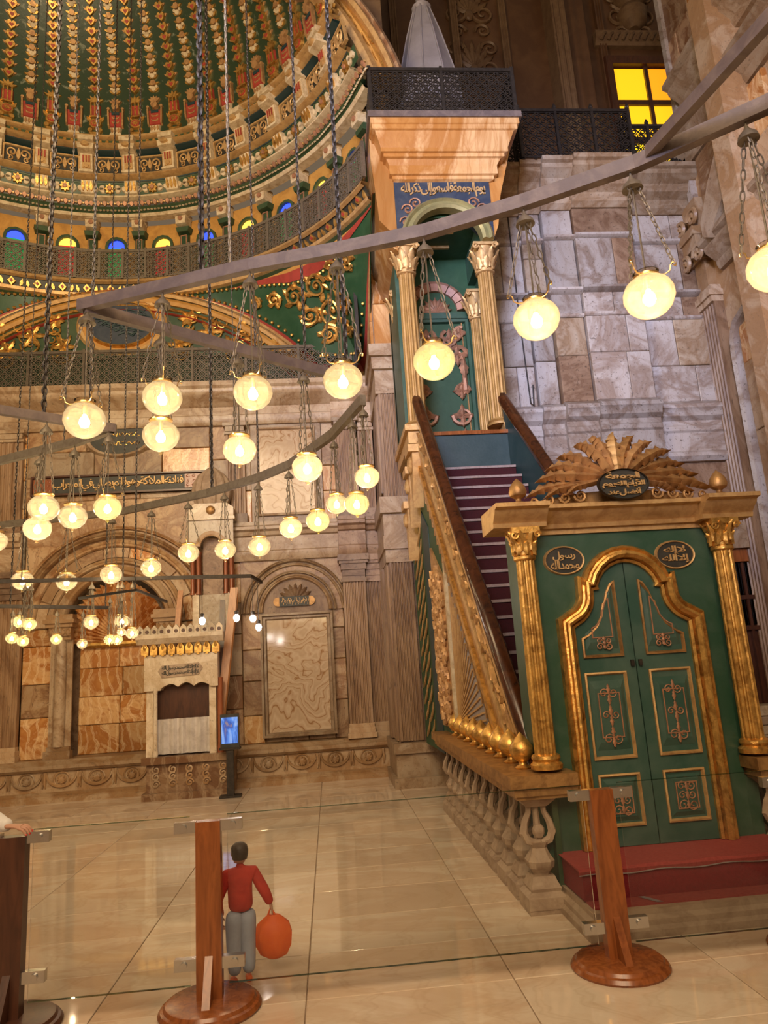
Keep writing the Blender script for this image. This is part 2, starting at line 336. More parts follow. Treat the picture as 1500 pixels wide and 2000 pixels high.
# ================================================================ floor
fl = MB(); fl.box(-12, 9, -9, 13.5, -.2, -.012)
floor = tag(obj('floor', fl, 'stone'), 'polished cream marble floor of large slabs', 'floor', kind='structure')
m = MB(); a, b, c = .547, .307, .003
m.loft([[(x*a, y*b, -.1) for x, y in ((-1, -1), (1, -1), (1, 1), (-1, 1))], [(x*a, y*b, -c) for x, y in ((-1, -1), (1, -1), (1, 1), (-1, 1))], [(x*(a-c), y*(b-c), 0) for x, y in ((-1, -1), (1, -1), (1, 1), (-1, 1))]])
tile = mesh('tile', m, 'floor', 0)
for j in range(-2, 20):
    for i in range(-10, 6):
        ty = 3.26+.62*(j-2)
        if not -.66*ty-1.9 < 1.45+1.1*i < .5*ty+1.6: continue
        link('tile', tile, floor, (.9+.55+1.1*i, 3.56+.62*(j-2)-.3, 0), 0)
# ================================================================ far wall
YB = 12.1; PB = front(YB); CXM = -3.43
fb = MB(); fb.box(-9, 1.0, YB+.38, YB+.6, 0, 6.6)
wb = tag(obj('wall_back', fb, 'taupe'), 'far alabaster wall with prayer niche and fluted pilasters', 'wall', kind='structure')
def W_(name, m, mat, smooth=35): return obj(name, m, mat, wb, smooth=smooth)
# plinth
for nm, prof, mt in (('plinth_base', [(0, 0), (.34, 0), (.34, .07), (.30, .09), (.31, .12), (.26, .14), (0, .14)], 'tan'), ('plinth_frieze', [(0, .14), (.22, .14), (.22, .44), (0, .44)], 'tan'),
                     ('plinth_cap', [(0, .44), (.26, .44), (.31, .48), (.31, .53), (.24, .56), (.20, .60), (0, .60)], 'tan')):
    m = MB(); m.prism(prof, lambda d, z, q: (q, YB+.38-.38-d if d else YB+.4, z), -9, 1.05); W_(nm, m, mt)
m = MB()                                                   # swag relief
m.tube([(.22*cos(pi+pi*i/12), -.015, .09+.17*sin(pi+pi*i/12)) for i in range(13)], [.012+.016*sin(pi*i/12) for i in range(13)], 6)
m.ell((0, -.015, .02), (.075, .03, .075), 10, 5); m.tube([(.115*cos(2*pi*i/12), -.01, .02+.105*sin(2*pi*i/12)) for i in range(12)], .014, 5, True)
for sx in (-1, 1):
    m.tube([(sx*.24, -.01, .12), (sx*.25, -.015, 0), (sx*.24, -.015, -.1)], [.022, .026, .01], 5); m.ell((sx*.24, -.015, .10), (.03, .02, .03), 6, 4)
for i in range(8): m.ell((.05*cos(pi*i/4), -.035, .02+.05*sin(pi*i/4)), .02, 5, 3)
sw = mesh('swag', m, 'tan')
for i in range(18): link('swag', sw, wb, (-8.3+.52*i, YB-.222, .30))
# lower fields of blocks
courses(wb, YB+.38, -8.9, -5.5, .6, 3.5, (.4, .7), (.5, 1.0), ['cream', 'tan', 'honey'], .34)
courses(wb, YB+.38, -4.9, -4.44, .6, 2.62, (.35, .7), (.5, .6), ['honey', 'honey', 'cream'], .36)
courses(wb, YB+.38, -4.1, -2.75, .6, 2.3, (.40, .46), (.62, .72), ['honey'], .08)
courses(wb, YB+.38, -2.42, -1.96, .6, 2.62, (.35, .6), (.5, .6), ['honey', 'tan'], .36)
courses(wb, YB+.38, -1.96, -1.42, .6, 3.55, (.5, .8), (.3, .6), ['brown', 'honey', 'tan'], .34)
for u0, u1 in ((-1.42, -1.08), (.05, .28)): courses(wb, YB+.38, u0, u1, .6, 2.69, (.4, .7), (.4, .6), ['cream', 'honey', 'cream'], .34)
courses(wb, YB+.38, -1.08, .05, .6, .70, (.1, .12), (.5, .7), ['cream'], .34)
# mihrab columns
for cu in (-4.27, -2.59):
    m = MB(); m.stack(PB, cu-.17, cu+.17, [(.6, .72, .14, .03), (.72, .78, .10, .0)]); col = W_('niche_column', m, 'tan')
    m = MB(); m.flutes(PB, cu-.17, cu-.07, .78, 2.42, .04, 2, .01, .01); m.flutes(PB, cu+.07, cu+.17, .78, 2.42, .04, 2, .01, .01)
    m.lathe([(.085, .78), (.09, 1.2), (.088, 2.0), (.078, 2.42)], 16, (cu, YB-.06, 0)); obj('shaft', m, 'pale', col)
    m = MB(); m.stack(PB, cu-.17, cu+.17, [(2.42, 2.48, .13, 0), (2.48, 2.62, .16, .0), (2.62, 2.68, .20, .04), (2.68, 2.74, .24, .07), (2.74, 2.82, .20, .04)])
    for i in range(4): frond(m, [(cu-.13+.087*i, 2.48), (cu-.13+.087*i, 2.6)], .05, lambda u, v, h: (u, YB-.17-h, v), .03, 4, 10)
    obj('capital', m, 'tan', col)
# niche shell
m = MB(); NR = 30
for i in range(NR):
    a0, a1 = pi*i/NR, pi*(i+1)/NR; am = (a0+a1)/2
    def pt(r, a, h): return (CXM+r*cos(a), YB+.30-h, 2.36+r*sin(a)*1.25)
    m.add([pt(.06, a0, .02), pt(.06, am, .04), pt(.06, a1, .02), pt(.40, a0, .06), pt(.40, am, .13), pt(.40, a1, .06), pt(.78, a0, .14), pt(.80, am, .28), pt(.78, a1, .14)],
          [(0, 1, 4, 3), (1, 2, 5, 4), (3, 4, 7, 6), (4, 5, 8, 7)])
W_('niche_shell', m, 'honey', 20)
m = MB(); m.prism([(0, 2.28), (.1, 2.28), (.14, 2.32), (.14, 2.36), (.08, 2.40), (0, 2.40)], lambda d, z, q: (q, YB+.33-d, z), -4.1, -2.76); W_('niche_cornice', m, 'gold')
def archwall(m, P, u0, u1, z0, z1, cu, cz, R, d, n=28):
    arc = [(cu+R*cos(pi*i/n), cz+R*sin(pi*i/n)) for i in range(n+1)]; out = []
    for i in range(n+1):
        c_, s_ = cos(pi*i/n), sin(pi*i/n); t = 99
        if c_ > 1e-6: t = min(t, (u1-cu)/c_)
        if c_ < -1e-6: t = min(t, (u0-cu)/c_)
        if s_ > 1e-6: t = min(t, (z1-cz)/s_)
        out.append((cu+t*c_, cz+t*s_))
    vs = [P(u, d, z) for u, z in arc+out]+[P(u, -.35, z) for u, z in arc]; k = n+1
    m.add(vs, [(i, i+1, k+i+1, k+i) for i in range(n)]+[(i, i+1, 2*k+i+1, 2*k+i) for i in range(n)])
    i1 = next(i for i in range(k) if abs(out[i][1]-z1) < 1e-6); i2 = max(i for i in range(k) if abs(out[i][1]-z1) < 1e-6)
    m.add([P(out[i1-1][0], d, out[i1-1][1]), P(u1, d, z1), P(out[i1][0], d, z1), P(out[i2][0], d, z1), P(u0, d, z1), P(out[i2+1][0], d, out[i2+1][1])], [(0, 1, 2), (3, 4, 5)])
m = MB(); archwall(m, PB, -4.9, -1.96, 2.5, 4.72, CXM, 2.62, .84, .0); W_('spandrel', m, 'cream', 0)
def rings(prefix, cu, cz, lst, mat):
    for R, wd, h in lst:
        m = MB(); m.arch(PB, cu, cz, [(R, -.02), (R, h*.5), (R+wd*.2, h), (R+wd*.45, h*.85), (R+wd*.6, h*1.1), (R+wd, h*.7), (R+wd, -.02)]); W_(prefix, m, mat)
rings('arch_moulding', CXM, 2.62, [(.80, .16, .10), (1.0, .10, .06)], 'tan'); rings('arch_moulding', CXM, 2.62, [(1.28, .12, .08), (1.44, .10, .12), (1.58, .06, .05)], 'cream')
for i in range(9):                                         # voussoirs of the niche arch
    a0, a1 = pi*(i+.04)/9, pi*(i+.96)/9; m = MB(); m.arch(PB, CXM, 2.62, [(1.11, -.02), (1.11, .045), (1.27, .045), (1.27, -.02)], a0, a1, 4); W_('voussoir', m, random.choice(['cream', 'tan', 'honey']))
# blind niche on the right
CN = -.515
m = MB(); m.box(-1.02, -.01, YB-.005, YB+.1, .74, 2.56); W_('agate_panel', m, 'agate', 0)
for k, (g, h) in enumerate(((.02, .05), (.07, .09))):
    m = MB(); u0, u1, z0, z1 = -1.04-g, .01+g, .72-g*.5, 2.58+g
    m.strip([(u0, z0), (u1, z0), (u1, z1), (u0, z1)], [(0, 0), (0, h), (.035, h*1.1), (.05, h*.5), (.05, 0)], lambda u, v, q: (u, YB-q, v), True); W_('panel_moulding', m, 'pale')
m = MB(); m.box(-1.1, .07, YB-.01, YB+.1, 2.62, 3.22); W_('lunette', m, 'taupe', 0)
m = MB()
for i in range(9): frond(m, [(CN, 2.86), (CN+.30*cos(pi*(i+.5)/9), 2.84+.30*sin(pi*(i+.5)/9))], .07, lambda u, v, h: (u, YB-.02-h, v), .03, 5, 14)
W_('palmette', m, 'taupe')
m = MB(); archwall(m, PB, -1.42, .30, 2.66, 3.56, CN, 2.68, .60, .0); W_('spandrel', m, 'cream', 0)
rings('arch_moulding', CN, 2.68, [(.54, .07, .09), (.63, .05, .05), (.76, .05, .05), (.83, .05, .10)], 'pale')
pq = MB(); pq.box(CN-.27, CN+.22, YB-.07, YB-.02, 2.76, 2.92); pq = W_('plaque', pq, 'black', 0)
for sx in (-1, 1):
    m = MB(); m.prism(circ((CN-.025+sx*.27, 2.84), .075, 14), lambda u, v, q: (u, YB-q, v), .02, .06); obj('boss', m, 'golddark', pq)
m = MB()
for i in range(26):
    x = CN-.24+.018*i; zz = 2.84+.03*sin(i*2.3); m.tube([(x, YB-.075, zz-.03), (x+.01, YB-.08, zz), (x+.018*cos(i), YB-.075, zz+.045*abs(sin(i*1.7)))], .005, 4)
obj('lettering', m, 'goldpale', pq)
# pilasters of lower storey, entablature, upper storey
for u0, u1, d, nn in ((.28, .66, .16, 6), (.67, .93, .07, 4), (-5.36, -4.9, .10, 6), (-5.9, -5.42, .16, 6), (-7.5, -7.1, .16, 6)):
    m = MB(); m.stack(PB, u0, u1, [(.6, .68, d+.10, .04), (.68, .76, d+.06, .02), (.76, .82, d+.03, .01)]); p = W_('pilaster', m, 'tan')
    m = MB(); m.flutes(PB, u0, u1, .82, 3.1, d, nn, .022); obj('shaft', m, 'flute', p)
    m = MB(); m.stack(PB, u0, u1, [(3.10, 3.16, d+.03, .02), (3.16, 3.2, d+.01, 0), (3.2, 3.30, d+.03, .0), (3.30, 3.40, d+.06, .02), (3.40, 3.45, d+.09, .05), (3.45, 3.55, d+.12, .07)]); obj('capital', m, 'taupe', p)
for u0, u1, dd in ((-9, -4.95, .06), (-1.9, .28, .06), (.24, .70, .24), (.70, 1.02, .14)):
    prof = [(-.3, 3.55), (dd, 3.55), (dd+.03, 3.62), (dd+.03, 3.70), (dd+.01, 3.72), (dd+.01, 3.95), (dd+.06, 3.97), (dd+.08, 4.03), (dd+.14, 4.06), (dd+.14, 4.11), (dd+.08, 4.14), (dd+.08, 4.2), (-.3, 4.2)]
    m = MB(); m.prism(prof, lambda d, z, q: (q, YB-d, z), u0, u1); W_('entablature', m, 'pale' if u1 < .3 else 'taupe')
courses(wb, YB+.38, -9, -5.5, 4.2, 6.0, (.4, .6), (.6, 1.1), ['cream', 'pale'], .36)
courses(wb, YB+.38, -4.95, -1.9, 4.72, 6.0, (.38, .5), (.6, 1.2), ['cream', 'cream', 'pale', 'honey'], .37)
for u0, u1 in ((-5.5, -4.95), (-1.9, -1.2), (.02, .28)): courses(wb, YB+.38, u0, u1, 4.2, 6.0, (.4, .6), (.5, .7), ['cream', 'pale', 'honey'], .35)
m = MB(); m.box(-1.2, .02, YB-.0, YB+.1, 4.2, 6.0); W_('wall_field', m, 'pale', 0)
m = MB(); m.box(-1.06, -.12, YB-.012, YB+.1, 4.36, 5.86); W_('agate_panel', m, 'agate', 0)
m = MB(); m.strip([(-1.1, 4.32), (-.08, 4.32), (-.08, 5.9), (-1.1, 5.9)], [(0, 0), (0, .05), (.03, .06), (.05, 0)], lambda u, v, q: (u, YB-q, v), True); W_('panel_moulding', m, 'pale')
for u0, u1, d, nn in ((.26, .64, .14, 7), (.67, .93, .06, 4), (-1.62, -1.3, .08, 5), (-5.4, -5.0, .08, 5)):
    m = MB(); m.stack(PB, u0, u1, [(4.2, 4.36, d+.05, .03)]); p = W_('pilaster', m, 'taupe')
    m = MB(); m.flutes(PB, u0, u1, 4.36, 5.78, d, nn, .02); obj('shaft', m, 'flute', p)
    m = MB(); m.stack(PB, u0, u1, [(5.78, 5.83, d+.03, .02), (5.83, 5.92, d+.05, .0), (5.92, 5.98, d+.08, .04)]); obj('capital', m, 'pale', p)
for nm, prof in (('cornice', [(-.3, 5.97), (.05, 5.97), (.08, 6.02), (.08, 6.14), (.05, 6.16), (.05, 6.30), (.12, 6.34), (.16, 6.40), (.26, 6.44), (.30, 6.50), (.30, 6.56), (.34, 6.60), (.34, 6.68), (-.3, 6.68)]),):
    for u0, u1, g in ((-9, .22, 0), (.22, .68, .10), (.68, 1.05, .04)):
        m = MB(); m.prism([(d+(g if d > 0 else 0), z) for d, z in prof], lambda d, z, q: (q, YB-d, z), u0, u1); W_(nm, m, 'pale')
# plaques on the upper storey
def fthing(name, label, cat, loc): return empty(name, loc, label, cat)
ip = fthing('inscription_board', 'long black board with raised Arabic script on the far wall', 'plaque', (CXM, YB, 4.98))
m = MB(); m.box(-4.85, -1.98, YB-.05, YB+.0, 4.82, 5.16); obj('board', m, 'black', ip, smooth=0)
m = MB(); m.strip([(-4.85, 4.82), (-1.98, 4.82), (-1.98, 5.16), (-4.85, 5.16)], [(0, 0), (0, .09), (.03, .09), (.04, .05)], lambda u, v, q: (u, YB-q, v), True); obj('frame', m, 'wooddark', ip)
for u in (-4.66, -2.17):
    m = MB(); m.box(u-.15, u+.15, YB-.062, YB-.045, 4.87, 5.11)
    for k in range(9): m.tube([(x, YB-.065, z) for x, z in spiral((u-.1+.1*(k % 3), 4.91+.08*(k//3)), .035, .005, 1, k)], .006, 4)
    obj('corner_panel', m, 'redstone', ip)
lettering(ip, ['فنادته الملائكة وهو قائم يصلي في المحراب'], -3.42, YB-.05, 4.99, 2.16, .24, 'goldpale', .02, .012, .8)
md = fthing('oval_medallion', 'black oval medallion with gold Arabic script above long board', 'plaque', (CXM, YB, 5.82))
o = oval(md, CXM, YB, 5.80, .50, .29, 'black', 'pale', .06, rw=.2)
m = MB()
for r_ in range(2):
    for i in range(15):
        x = CXM-.3+.043*i; zz = 5.87-.16*r_; m.tube([(x, YB-.04, zz+.04*sin(i*1.9)), (x+.02, YB-.045, zz-.03*cos(i*2.7)), (x+.05, YB-.04, zz+.05*sin(i*3.1+r_))], .006, 4)
obj('lettering', m, 'gold', o)
# ================================================================ corner return and pier
wc = tag(link('wall_corner', None, None, (.95, 10.7, 0)), 'narrow fluted corner pier beside the green pulpit', 'wall', kind='structure')
m = MB(); m.box(.95, 1.6, 10.7, 12.7, 0, 9.0); obj('pier_core', m, 'taupe', wc)
PF = front(10.7)
m = MB(); m.flutes(PF, .96, 1.30, .62, 3.2, .05, 6, .022); obj('pilaster', m, 'flute', wc)
m = MB(); m.flutes(PF, .96, 1.30, 4.2, 5.9, .05, 6, .02); obj('pilaster', m, 'flute', wc)
PL = facing_left(.95)
m = MB(); m.flutes(PL, 10.75, 11.15, .62, 3.2, .03, 6, .022); m.flutes(PL, 11.3, 11.7, .62, 3.2, .06, 6, .022); m.flutes(PL, 10.75, 11.15, 4.3, 5.9, .03, 6, .022); obj('pilaster', m, 'flute', wc)
for z0, lv in ((0, [(0, .14, .2, .04), (.14, .46, .12, 0), (.46, .60, .17, .03)]), (3.2, [(3.2, 3.4, .06, .02), (3.4, 3.6, .10, .04), (3.6, 3.95, .07, .02), (3.95, 4.2, .14, .06)]), (5.9, [(5.9, 6.02, .06, .03), (6.02, 6.3, .05, .02), (6.3, 6.5, .12, .06), (6.5, 6.7, .18, .1)]), (8.6, [(8.6, 8.75, .06, .03), (8.75, 9.0, .14, .08)])):
    m = MB()
    for a, b, d, g in lv: m.box(.95-d*.6, 1.62, 10.7-d, 12.12, a, b)
    obj('moulding', m, 'pale', wc, smooth=0)
courses(wc, 10.7, .96, 1.6, 6.7, 8.6, (.5, .8), (.7, .8), ['corbel', 'honey'], .04)
courses(wc, 0, 10.75, 12.0, 6.7, 8.6, (.5, .8), (.4, .7), ['corbel', 'tan'], .04, left=.95)
# ================================================================ wall behind the pulpit
YM = 10.6; PM = front(YM)
m = MB(); m.box(1.6, 6.6, YM, YM+.5, 0, 9.7)
wm = tag(obj('wall_middle', m, 'taupe'), 'grey veined stone block wall behind the green pulpit', 'wall', kind='structure')
def X_(name, m, mat, smooth=35): return obj(name, m, mat, wm, smooth=smooth)
colsM = ((2.5, 3.5, .06), (3.5, 3.85, .12), (3.85, 4.36, .22), (4.36, 5.35, .28), (5.35, 6.6, .06))
for u0, u1, d in colsM:
    for z0, z1, rows in ((.6, 4.55, (.5, .9)), (5.55, 7.0, (.6, .9)), (7.0, 7.42, (.42, .43)), (7.5, 8.4, (.5, .9)), (8.48, 8.95, (.45, .5))):
        if u0 > 5 and z1 < 5: continue
        courses(wm, YM, u0+.005, u1-.005, z0, z1, rows, (.5, .9), ['grey', 'grey', 'taupe', 'grey', 'pale'] if u0 > 3 else ['grey'], d)
    for nm, prof in (('string_course', [(0, 4.55), (d+.02, 4.55), (d+.08, 4.62), (d+.08, 4.68), (d+.02, 4.72), (d+.02, 5.02), (d+.05, 5.05), (d+.05, 5.12), (d+.02, 5.15), (d+.02, 5.22), (d+.10, 5.28), (d+.12, 5.36), (d+.16, 5.40), (d+.16, 5.46), (d+.04, 5.54), (0, 5.55)]),
                     ('moulding', [(0, 7.0), (d, 7.0), (d+.02, 7.02), (d+.02, 7.06), (d-.02, 7.08), (0, 7.08)]), ('moulding', [(0, 7.4), (d, 7.4), (d+.10, 7.45), (d+.10, 7.49), (d, 7.5), (0, 7.5)]),
                     ('moulding', [(0, 8.4), (d, 8.4), (d+.05, 8.43), (d+.05, 8.47), (0, 8.48)]),
                     ('cornice', [(0, 8.95), (d+.02, 8.95), (d+.10, 9.02), (d+.10, 9.08), (d+.04, 9.10), (d+.04, 9.22), (d+.16, 9.30), (d+.2, 9.42), (d+.34, 9.52), (d+.34, 9.60), (d+.40, 9.62), (d+.40, 9.70), (0, 9.70)])):
        m = MB(); m.prism(prof, lambda dd, z, q: (q, YM-dd, z), u0, u1); X_(nm, m, 'grey' if nm != 'cornice' else 'pale')
m = MB(); m.tube([(3.32, YM-.12, 8.9), (3.33, YM-.10, 7), (3.36, YM-.10, 5.6), (3.40, YM-.12, 5.55), (3.42, YM-.12, 5.9)], .012, 5); tag(obj('electric_cable', m, 'iron'), 'thin dark cable hanging down the grey block wall', 'cable')
# lower right: window with panes
w1 = tag(link('window_1', None, None, (6.2, YM-.08, .7)), 'dark glazed window behind the right gilt column', 'window', kind='structure')
m = MB(); m.box(5.4, 6.6, YM-.10, YM-.05, .75, 3.2); obj('opening_shade', m, 'wooddark', w1, smooth=0)  # flat dark board in place of the shade inside the window opening
m = MB(); m.box(5.4, 6.6, YM-.28, YM-.06, 3.1, 3.5); obj('lintel', m, 'pale', w1); m = MB(); m.box(5.4, 6.6, YM-.2, YM-.06, 2.9, 3.1); obj('frame', m, 'wood', w1)
for z in (1.9, 2.36): 
    m = MB(); m.box(5.4, 6.6, YM-.17, YM-.08, z-.03, z+.03); obj('glazing_bar', m, 'wooddark', w1)
for u in (5.9, 6.35): 
    m = MB(); m.box(u-.02, u+.02, YM-.16, YM-.08, .8, 2.9); obj('glazing_bar', m, 'wooddark', w1)
for z0, z1 in ((1.95, 2.33), (2.4, 2.88)):
    for u0, u1 in ((5.45, 5.87), (5.93, 6.32), (6.38, 6.58)):
        m = MB(); m.box(u0, u1, YM-.14, YM-.12, z0, z1); obj('pane', m, 'darkglass', w1)
courses(wm, YM, 5.3, 6.6, 0, .8, (.1, .18), (.4, .9), ['pale', 'ivory'], .5)
# ================================================================ right pier wall
XR = 6.6; PR = facing_left(XR)
m = MB(); m.box(XR, XR+.8, 4.0, 10.45, 0, 16)
wr = tag(obj('wall_right', m, 'tan'), 'honey and grey marble pier wall on the right', 'wall', kind='structure')
def Y_(name, m, mat, smooth=35): return obj(name, m, mat, wr, smooth=smooth)
m = MB(); m.flutes(PR, 10.12, 10.58, 0, 7.1, .16, 5, .03); Y_('pilaster', m, 'flute')
m = MB(); m.stack(PR, 10.15, 10.55, [(7.1, 7.2, .2, .03), (7.2, 7.3, .24, .06), (7.3, 7.4, .18, .02)]); Y_('capital', m, 'pale')
m = MB(); m.stack(PR, 10.2, 10.5, [(7.4, 7.9, .16, 0), (7.9, 8.1, .22, .04), (8.1, 8.3, .3, .08), (8.3, 8.45, .34, .1)])
for y in (10.1, 10.5):
    for dz in (8.6, 7.95): m.tube([(XR-.3, a, b) for a, b in spiral((y, dz), .16, .02, 1.6, 0)], .04, 6)
m.stack(PR, 10.12, 10.58, [(8.45, 9.0, .2, 0)]); Y_('scroll_capital', m, 'tan')
for z0, ext in ((7.55, 9.95), (9.75, 10.5), (10.75, 10.2)):
    m = MB(); m.prism([(0, 0), (.08, 0), (.12, .08), (.12, .14), (.28, .28), (.30, .36), (.38, .40), (.38, .48), (0, .48)], lambda d, z, q: (XR-d, q, z0+z), 4.0, ext); Y_('cornice', m, 'pale')
pth = [(10.02, 0), (10.02, 6.1)]+[(9.72+.30*cos(a), 6.1+.55*sin(a)) for a in (.4, .8, 1.2)]+[(9.45, 6.75), (8.5, 6.8)]
m = MB(); m.strip(pth, [(0, 0), (0, .10), (.05, .14), (.10, .10), (.12, 0)], lambda u, v, q: (XR-q, u, v)); Y_('arch_moulding', m, 'grey')
courses(wr, 0, 8.6, 9.85, 0, 6.5, (.9, 1.6), (.5, .7), ['honey', 'tan'], .03, left=XR)
courses(wr, 0, 6.0, 8.6, 0, 7.5, (.8, 1.4), (.6, .9), ['tan', 'honey', 'cream'], .05, left=XR)
courses(wr, 0, 8.2, 10.1, 8.1, 9.7, (.6, .9), (.6, .9), ['tan', 'honey', 'cream'], .08, left=XR)
courses(wr, 0, 7.0, 10.42, 11.3, 15.5, (.8, 1.2), (.6, .9), ['tan', 'brown', 'honey'], .05, left=XR)
m = MB(); m.prism([(8.6, 8.6), (9.6, 7.9), (9.75, 8.0), (9.75, 8.25), (9.4, 8.7), (8.9, 9.2)], lambda u, v, q: (XR-q, u, v), 0, .4); Y_('console', m, 'pale')
m = MB(); m.box(XR-.12, XR, 10.30, 10.42, 8.5, 15.5); Y_('edge_strip', m, 'grey', 0)
m = MB(); m.box(XR-.5, XR, 8.55, 8.95, 0, 11.6); Y_('pilaster', m, 'tan', 0)
# ================================================================ upper dark gallery wall and window
YU = 12.7
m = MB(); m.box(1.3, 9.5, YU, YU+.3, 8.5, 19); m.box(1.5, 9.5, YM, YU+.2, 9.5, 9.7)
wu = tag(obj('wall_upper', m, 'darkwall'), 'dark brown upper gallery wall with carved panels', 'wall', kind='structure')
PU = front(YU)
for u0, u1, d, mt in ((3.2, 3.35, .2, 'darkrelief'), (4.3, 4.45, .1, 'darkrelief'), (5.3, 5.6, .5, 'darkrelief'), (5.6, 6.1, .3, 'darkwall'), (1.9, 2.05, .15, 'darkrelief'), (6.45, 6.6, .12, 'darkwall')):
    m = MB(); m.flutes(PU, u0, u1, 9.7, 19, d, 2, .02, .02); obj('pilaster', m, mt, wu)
def scrolls(m, P, cu, cz, s, r=.02):
    for sx in (-1, 1):
        for k, (dx, dz, R, sg) in enumerate(((.35, 0, .28, 1), (.42, .55, .22, -1), (.30, -.5, .2, -1))):
            m.tube([P(cu+sx*(dx+(u-dx))*s if False else cu+sx*u*s, .03, cz+v*s) for u, v in spiral((dx, dz), R, .03, 1.4, pi, 20, sg)], [r*s*2.2*(1-.5*i/20) for i in range(21)], 5)
    for i in range(7): frond(m, [(cu, cz), (cu+.5*s*cos(pi*(i+.5)/7), cz+.6*s*sin(pi*(i+.5)/7)+.2*s)], .1*s, lambda u, v, h: P(u, h+.02, v), .05*s, 5, 12)
    m.ell(P(cu, .04, cz-.05*s), (.12*s, .06, .16*s), 8, 5)
for cz in (11.2, 12.6, 14.0, 15.4):
    m = MB(); scrolls(m, PU, 3.85-.2, cz, .9); obj('relief', m, 'darkrelief', wu)
m = MB(); scrolls(m, PU, 7.3, 15.4, .9); m.lathe([(.12, 0), (.3, .15), (.34, .4), (.2, .6), (.36, .72), (.36, .8)], 14, (7.3, YU-.05, 15.0)); obj('vase_relief', m, 'darkrelief', wu)
m = MB(); m.prism([(0, 14.55), (.1, 14.55), (.2, 14.7), (.2, 14.85), (0, 14.85)], lambda d, z, q: (q, YU-d, z), 6.35, 8.6)
for i in range(14): m.tube([(6.45+.16*i, YU-.2, 14.6), (6.5+.16*i, YU-.24, 14.7), (6.57+.16*i, YU-.2, 14.78)], .03, 5)
obj('lintel', m, 'darkrelief', wu)
w2 = tag(link('window_2', None, None, (7.4, YU, 10.6)), 'tall window of glowing yellow glass above the gallery railing', 'window', kind='structure')
ux = [6.68, 7.36, 7.44, 8.12]; zs = [10.0, 10.55, 10.65, 11.2, 11.3, 12.1, 12.25, 13.05, 13.17, 14.0]
m = MB(); m.strip([(6.66, 9.9), (8.14, 9.9), (8.14, 14.05), (6.66, 14.05)], [(0, 0), (0, .14), (-.16, .18), (-.2, 0)], lambda u, v, q: (u, YU-q, v), True); obj('frame', m, 'wooddark', w2)
m = MB(); m.box(7.36, 7.44, YU-.1, YU-.02, 9.9, 14.05); obj('mullion', m, 'wooddark', w2)
for a, b in ((10.55, 10.65), (11.2, 11.3), (12.1, 12.25), (13.05, 13.17)): m = MB(); m.box(6.66, 8.14, YU-.09, YU-.02, a, b); obj('glazing_bar', m, 'wooddark', w2)
for i, (a, b) in enumerate(((9.95, 10.55), (10.65, 11.2), (11.3, 12.1), (12.25, 13.05), (13.17, 14.0))):
    for u0, u1 in ((6.68, 7.36), (7.44, 8.12)):
        m = MB(); m.box(u0, u1, YU-.04, YU-.02, a, b); obj('pane', m, ('stained_lemon', 'stained_lemon', 'stained_lemon', 'stained_yellow', 'stained_amber' if u0 > 7 else 'stained_yellow')[i], w2)
# ================================================================ half dome
DX, DY = -3.43, 7.4
dome = tag(link('ceiling_dome', None, None, (DX, DY, 8.7)), 'green and gold ribbed half dome above the far wall', 'ceiling', kind='structure')
A0, A1 = radians(20), radians(160)
def ring(name, prof, mat, n=76): m = MB(); m.lathe(prof, n, (DX, DY, 0), A0 if min(z for r, z in prof) > 9.4 else radians(26), A1); return obj(name, m, mat, dome, smooth=30)
def rot(name, me, az): return link(name, me, dome, (DX, DY, 0), radians(az-90))
RD, ZD = 4.18, 11.36
ring('dome_shell', [(RD*cos(e), ZD+RD*sin(e)) for e in [radians(3*i) for i in range(29)]], 'domegreen', 144)
def DM(u, v, h):
    e = v/RD; r = (RD-h)*cos(e); return (u*1.15*max(.12, cos(e)**.9), r, ZD+(RD-h)*sin(e))
def heart(c, s): return [(c[0]+x*s, c[1]+y*s) for x, y in ((0, -1), (.55, -.45), (.95, .2), (.75, .75), (.3, .9), (0, .5), (-.3, .9), (-.75, .75), (-.95, .2), (-.55, -.45))]
# rib with medallion and gold leaf chain
m = MB(); m.k = 0; m.relief([(-.10, 0), (.10, 0), (.085, .05), (.10, .10), (-.10, .10), (-.085, .05)], .05, DM)
for sx in (-1, 1): m.relief(circ((sx*.075, .14), .045, 8), .05, DM); m.relief(leafp((sx*.05, .30), .07, .16, sx*.6), .03, DM)
m.relief(circ((0, .27), .105, 14), .05, DM); m.k = 1; m.relief(circ((0, .27), .075, 12), .062, DM); m.k = 0
for i in range(8): m.relief(leafp((0, .27), .022, .065, i*pi/4, 3), .07, DM)
m.k = 1; m.relief([(-.085, .40), (.085, .40), (.085, .64), (-.085, .64)], .04, DM); m.k = 0
for u in (-.06, 0, .06): m.relief([(u-.012, .41), (u+.012, .41), (u+.012, .70), (u-.012, .70)], .06, DM)
m.relief([(-.1, .39), (.1, .39), (.1, .42), (-.1, .42)], .065, DM)
for i in range(5): m.relief(leafp((0, .68), .05, .15, (i-2)*.55, 4), .05, DM)
v = .86; k = 0
while v < 4.6:
    m.k = 0; m.relief(heart((0, v+.07), .088), .06, DM); m.k = 1; m.relief(heart((0, v+.065), .04), .07, DM)
    m.k = 3
    for sx in (-1, 1): m.relief(leafp((sx*.03, v+.07), .05, .10, sx*1.1, 3), .03, DM)
    v += .165
ribA = mesh('rib', m, ['gold', 'red', 'ivory', 'goldcrest'])
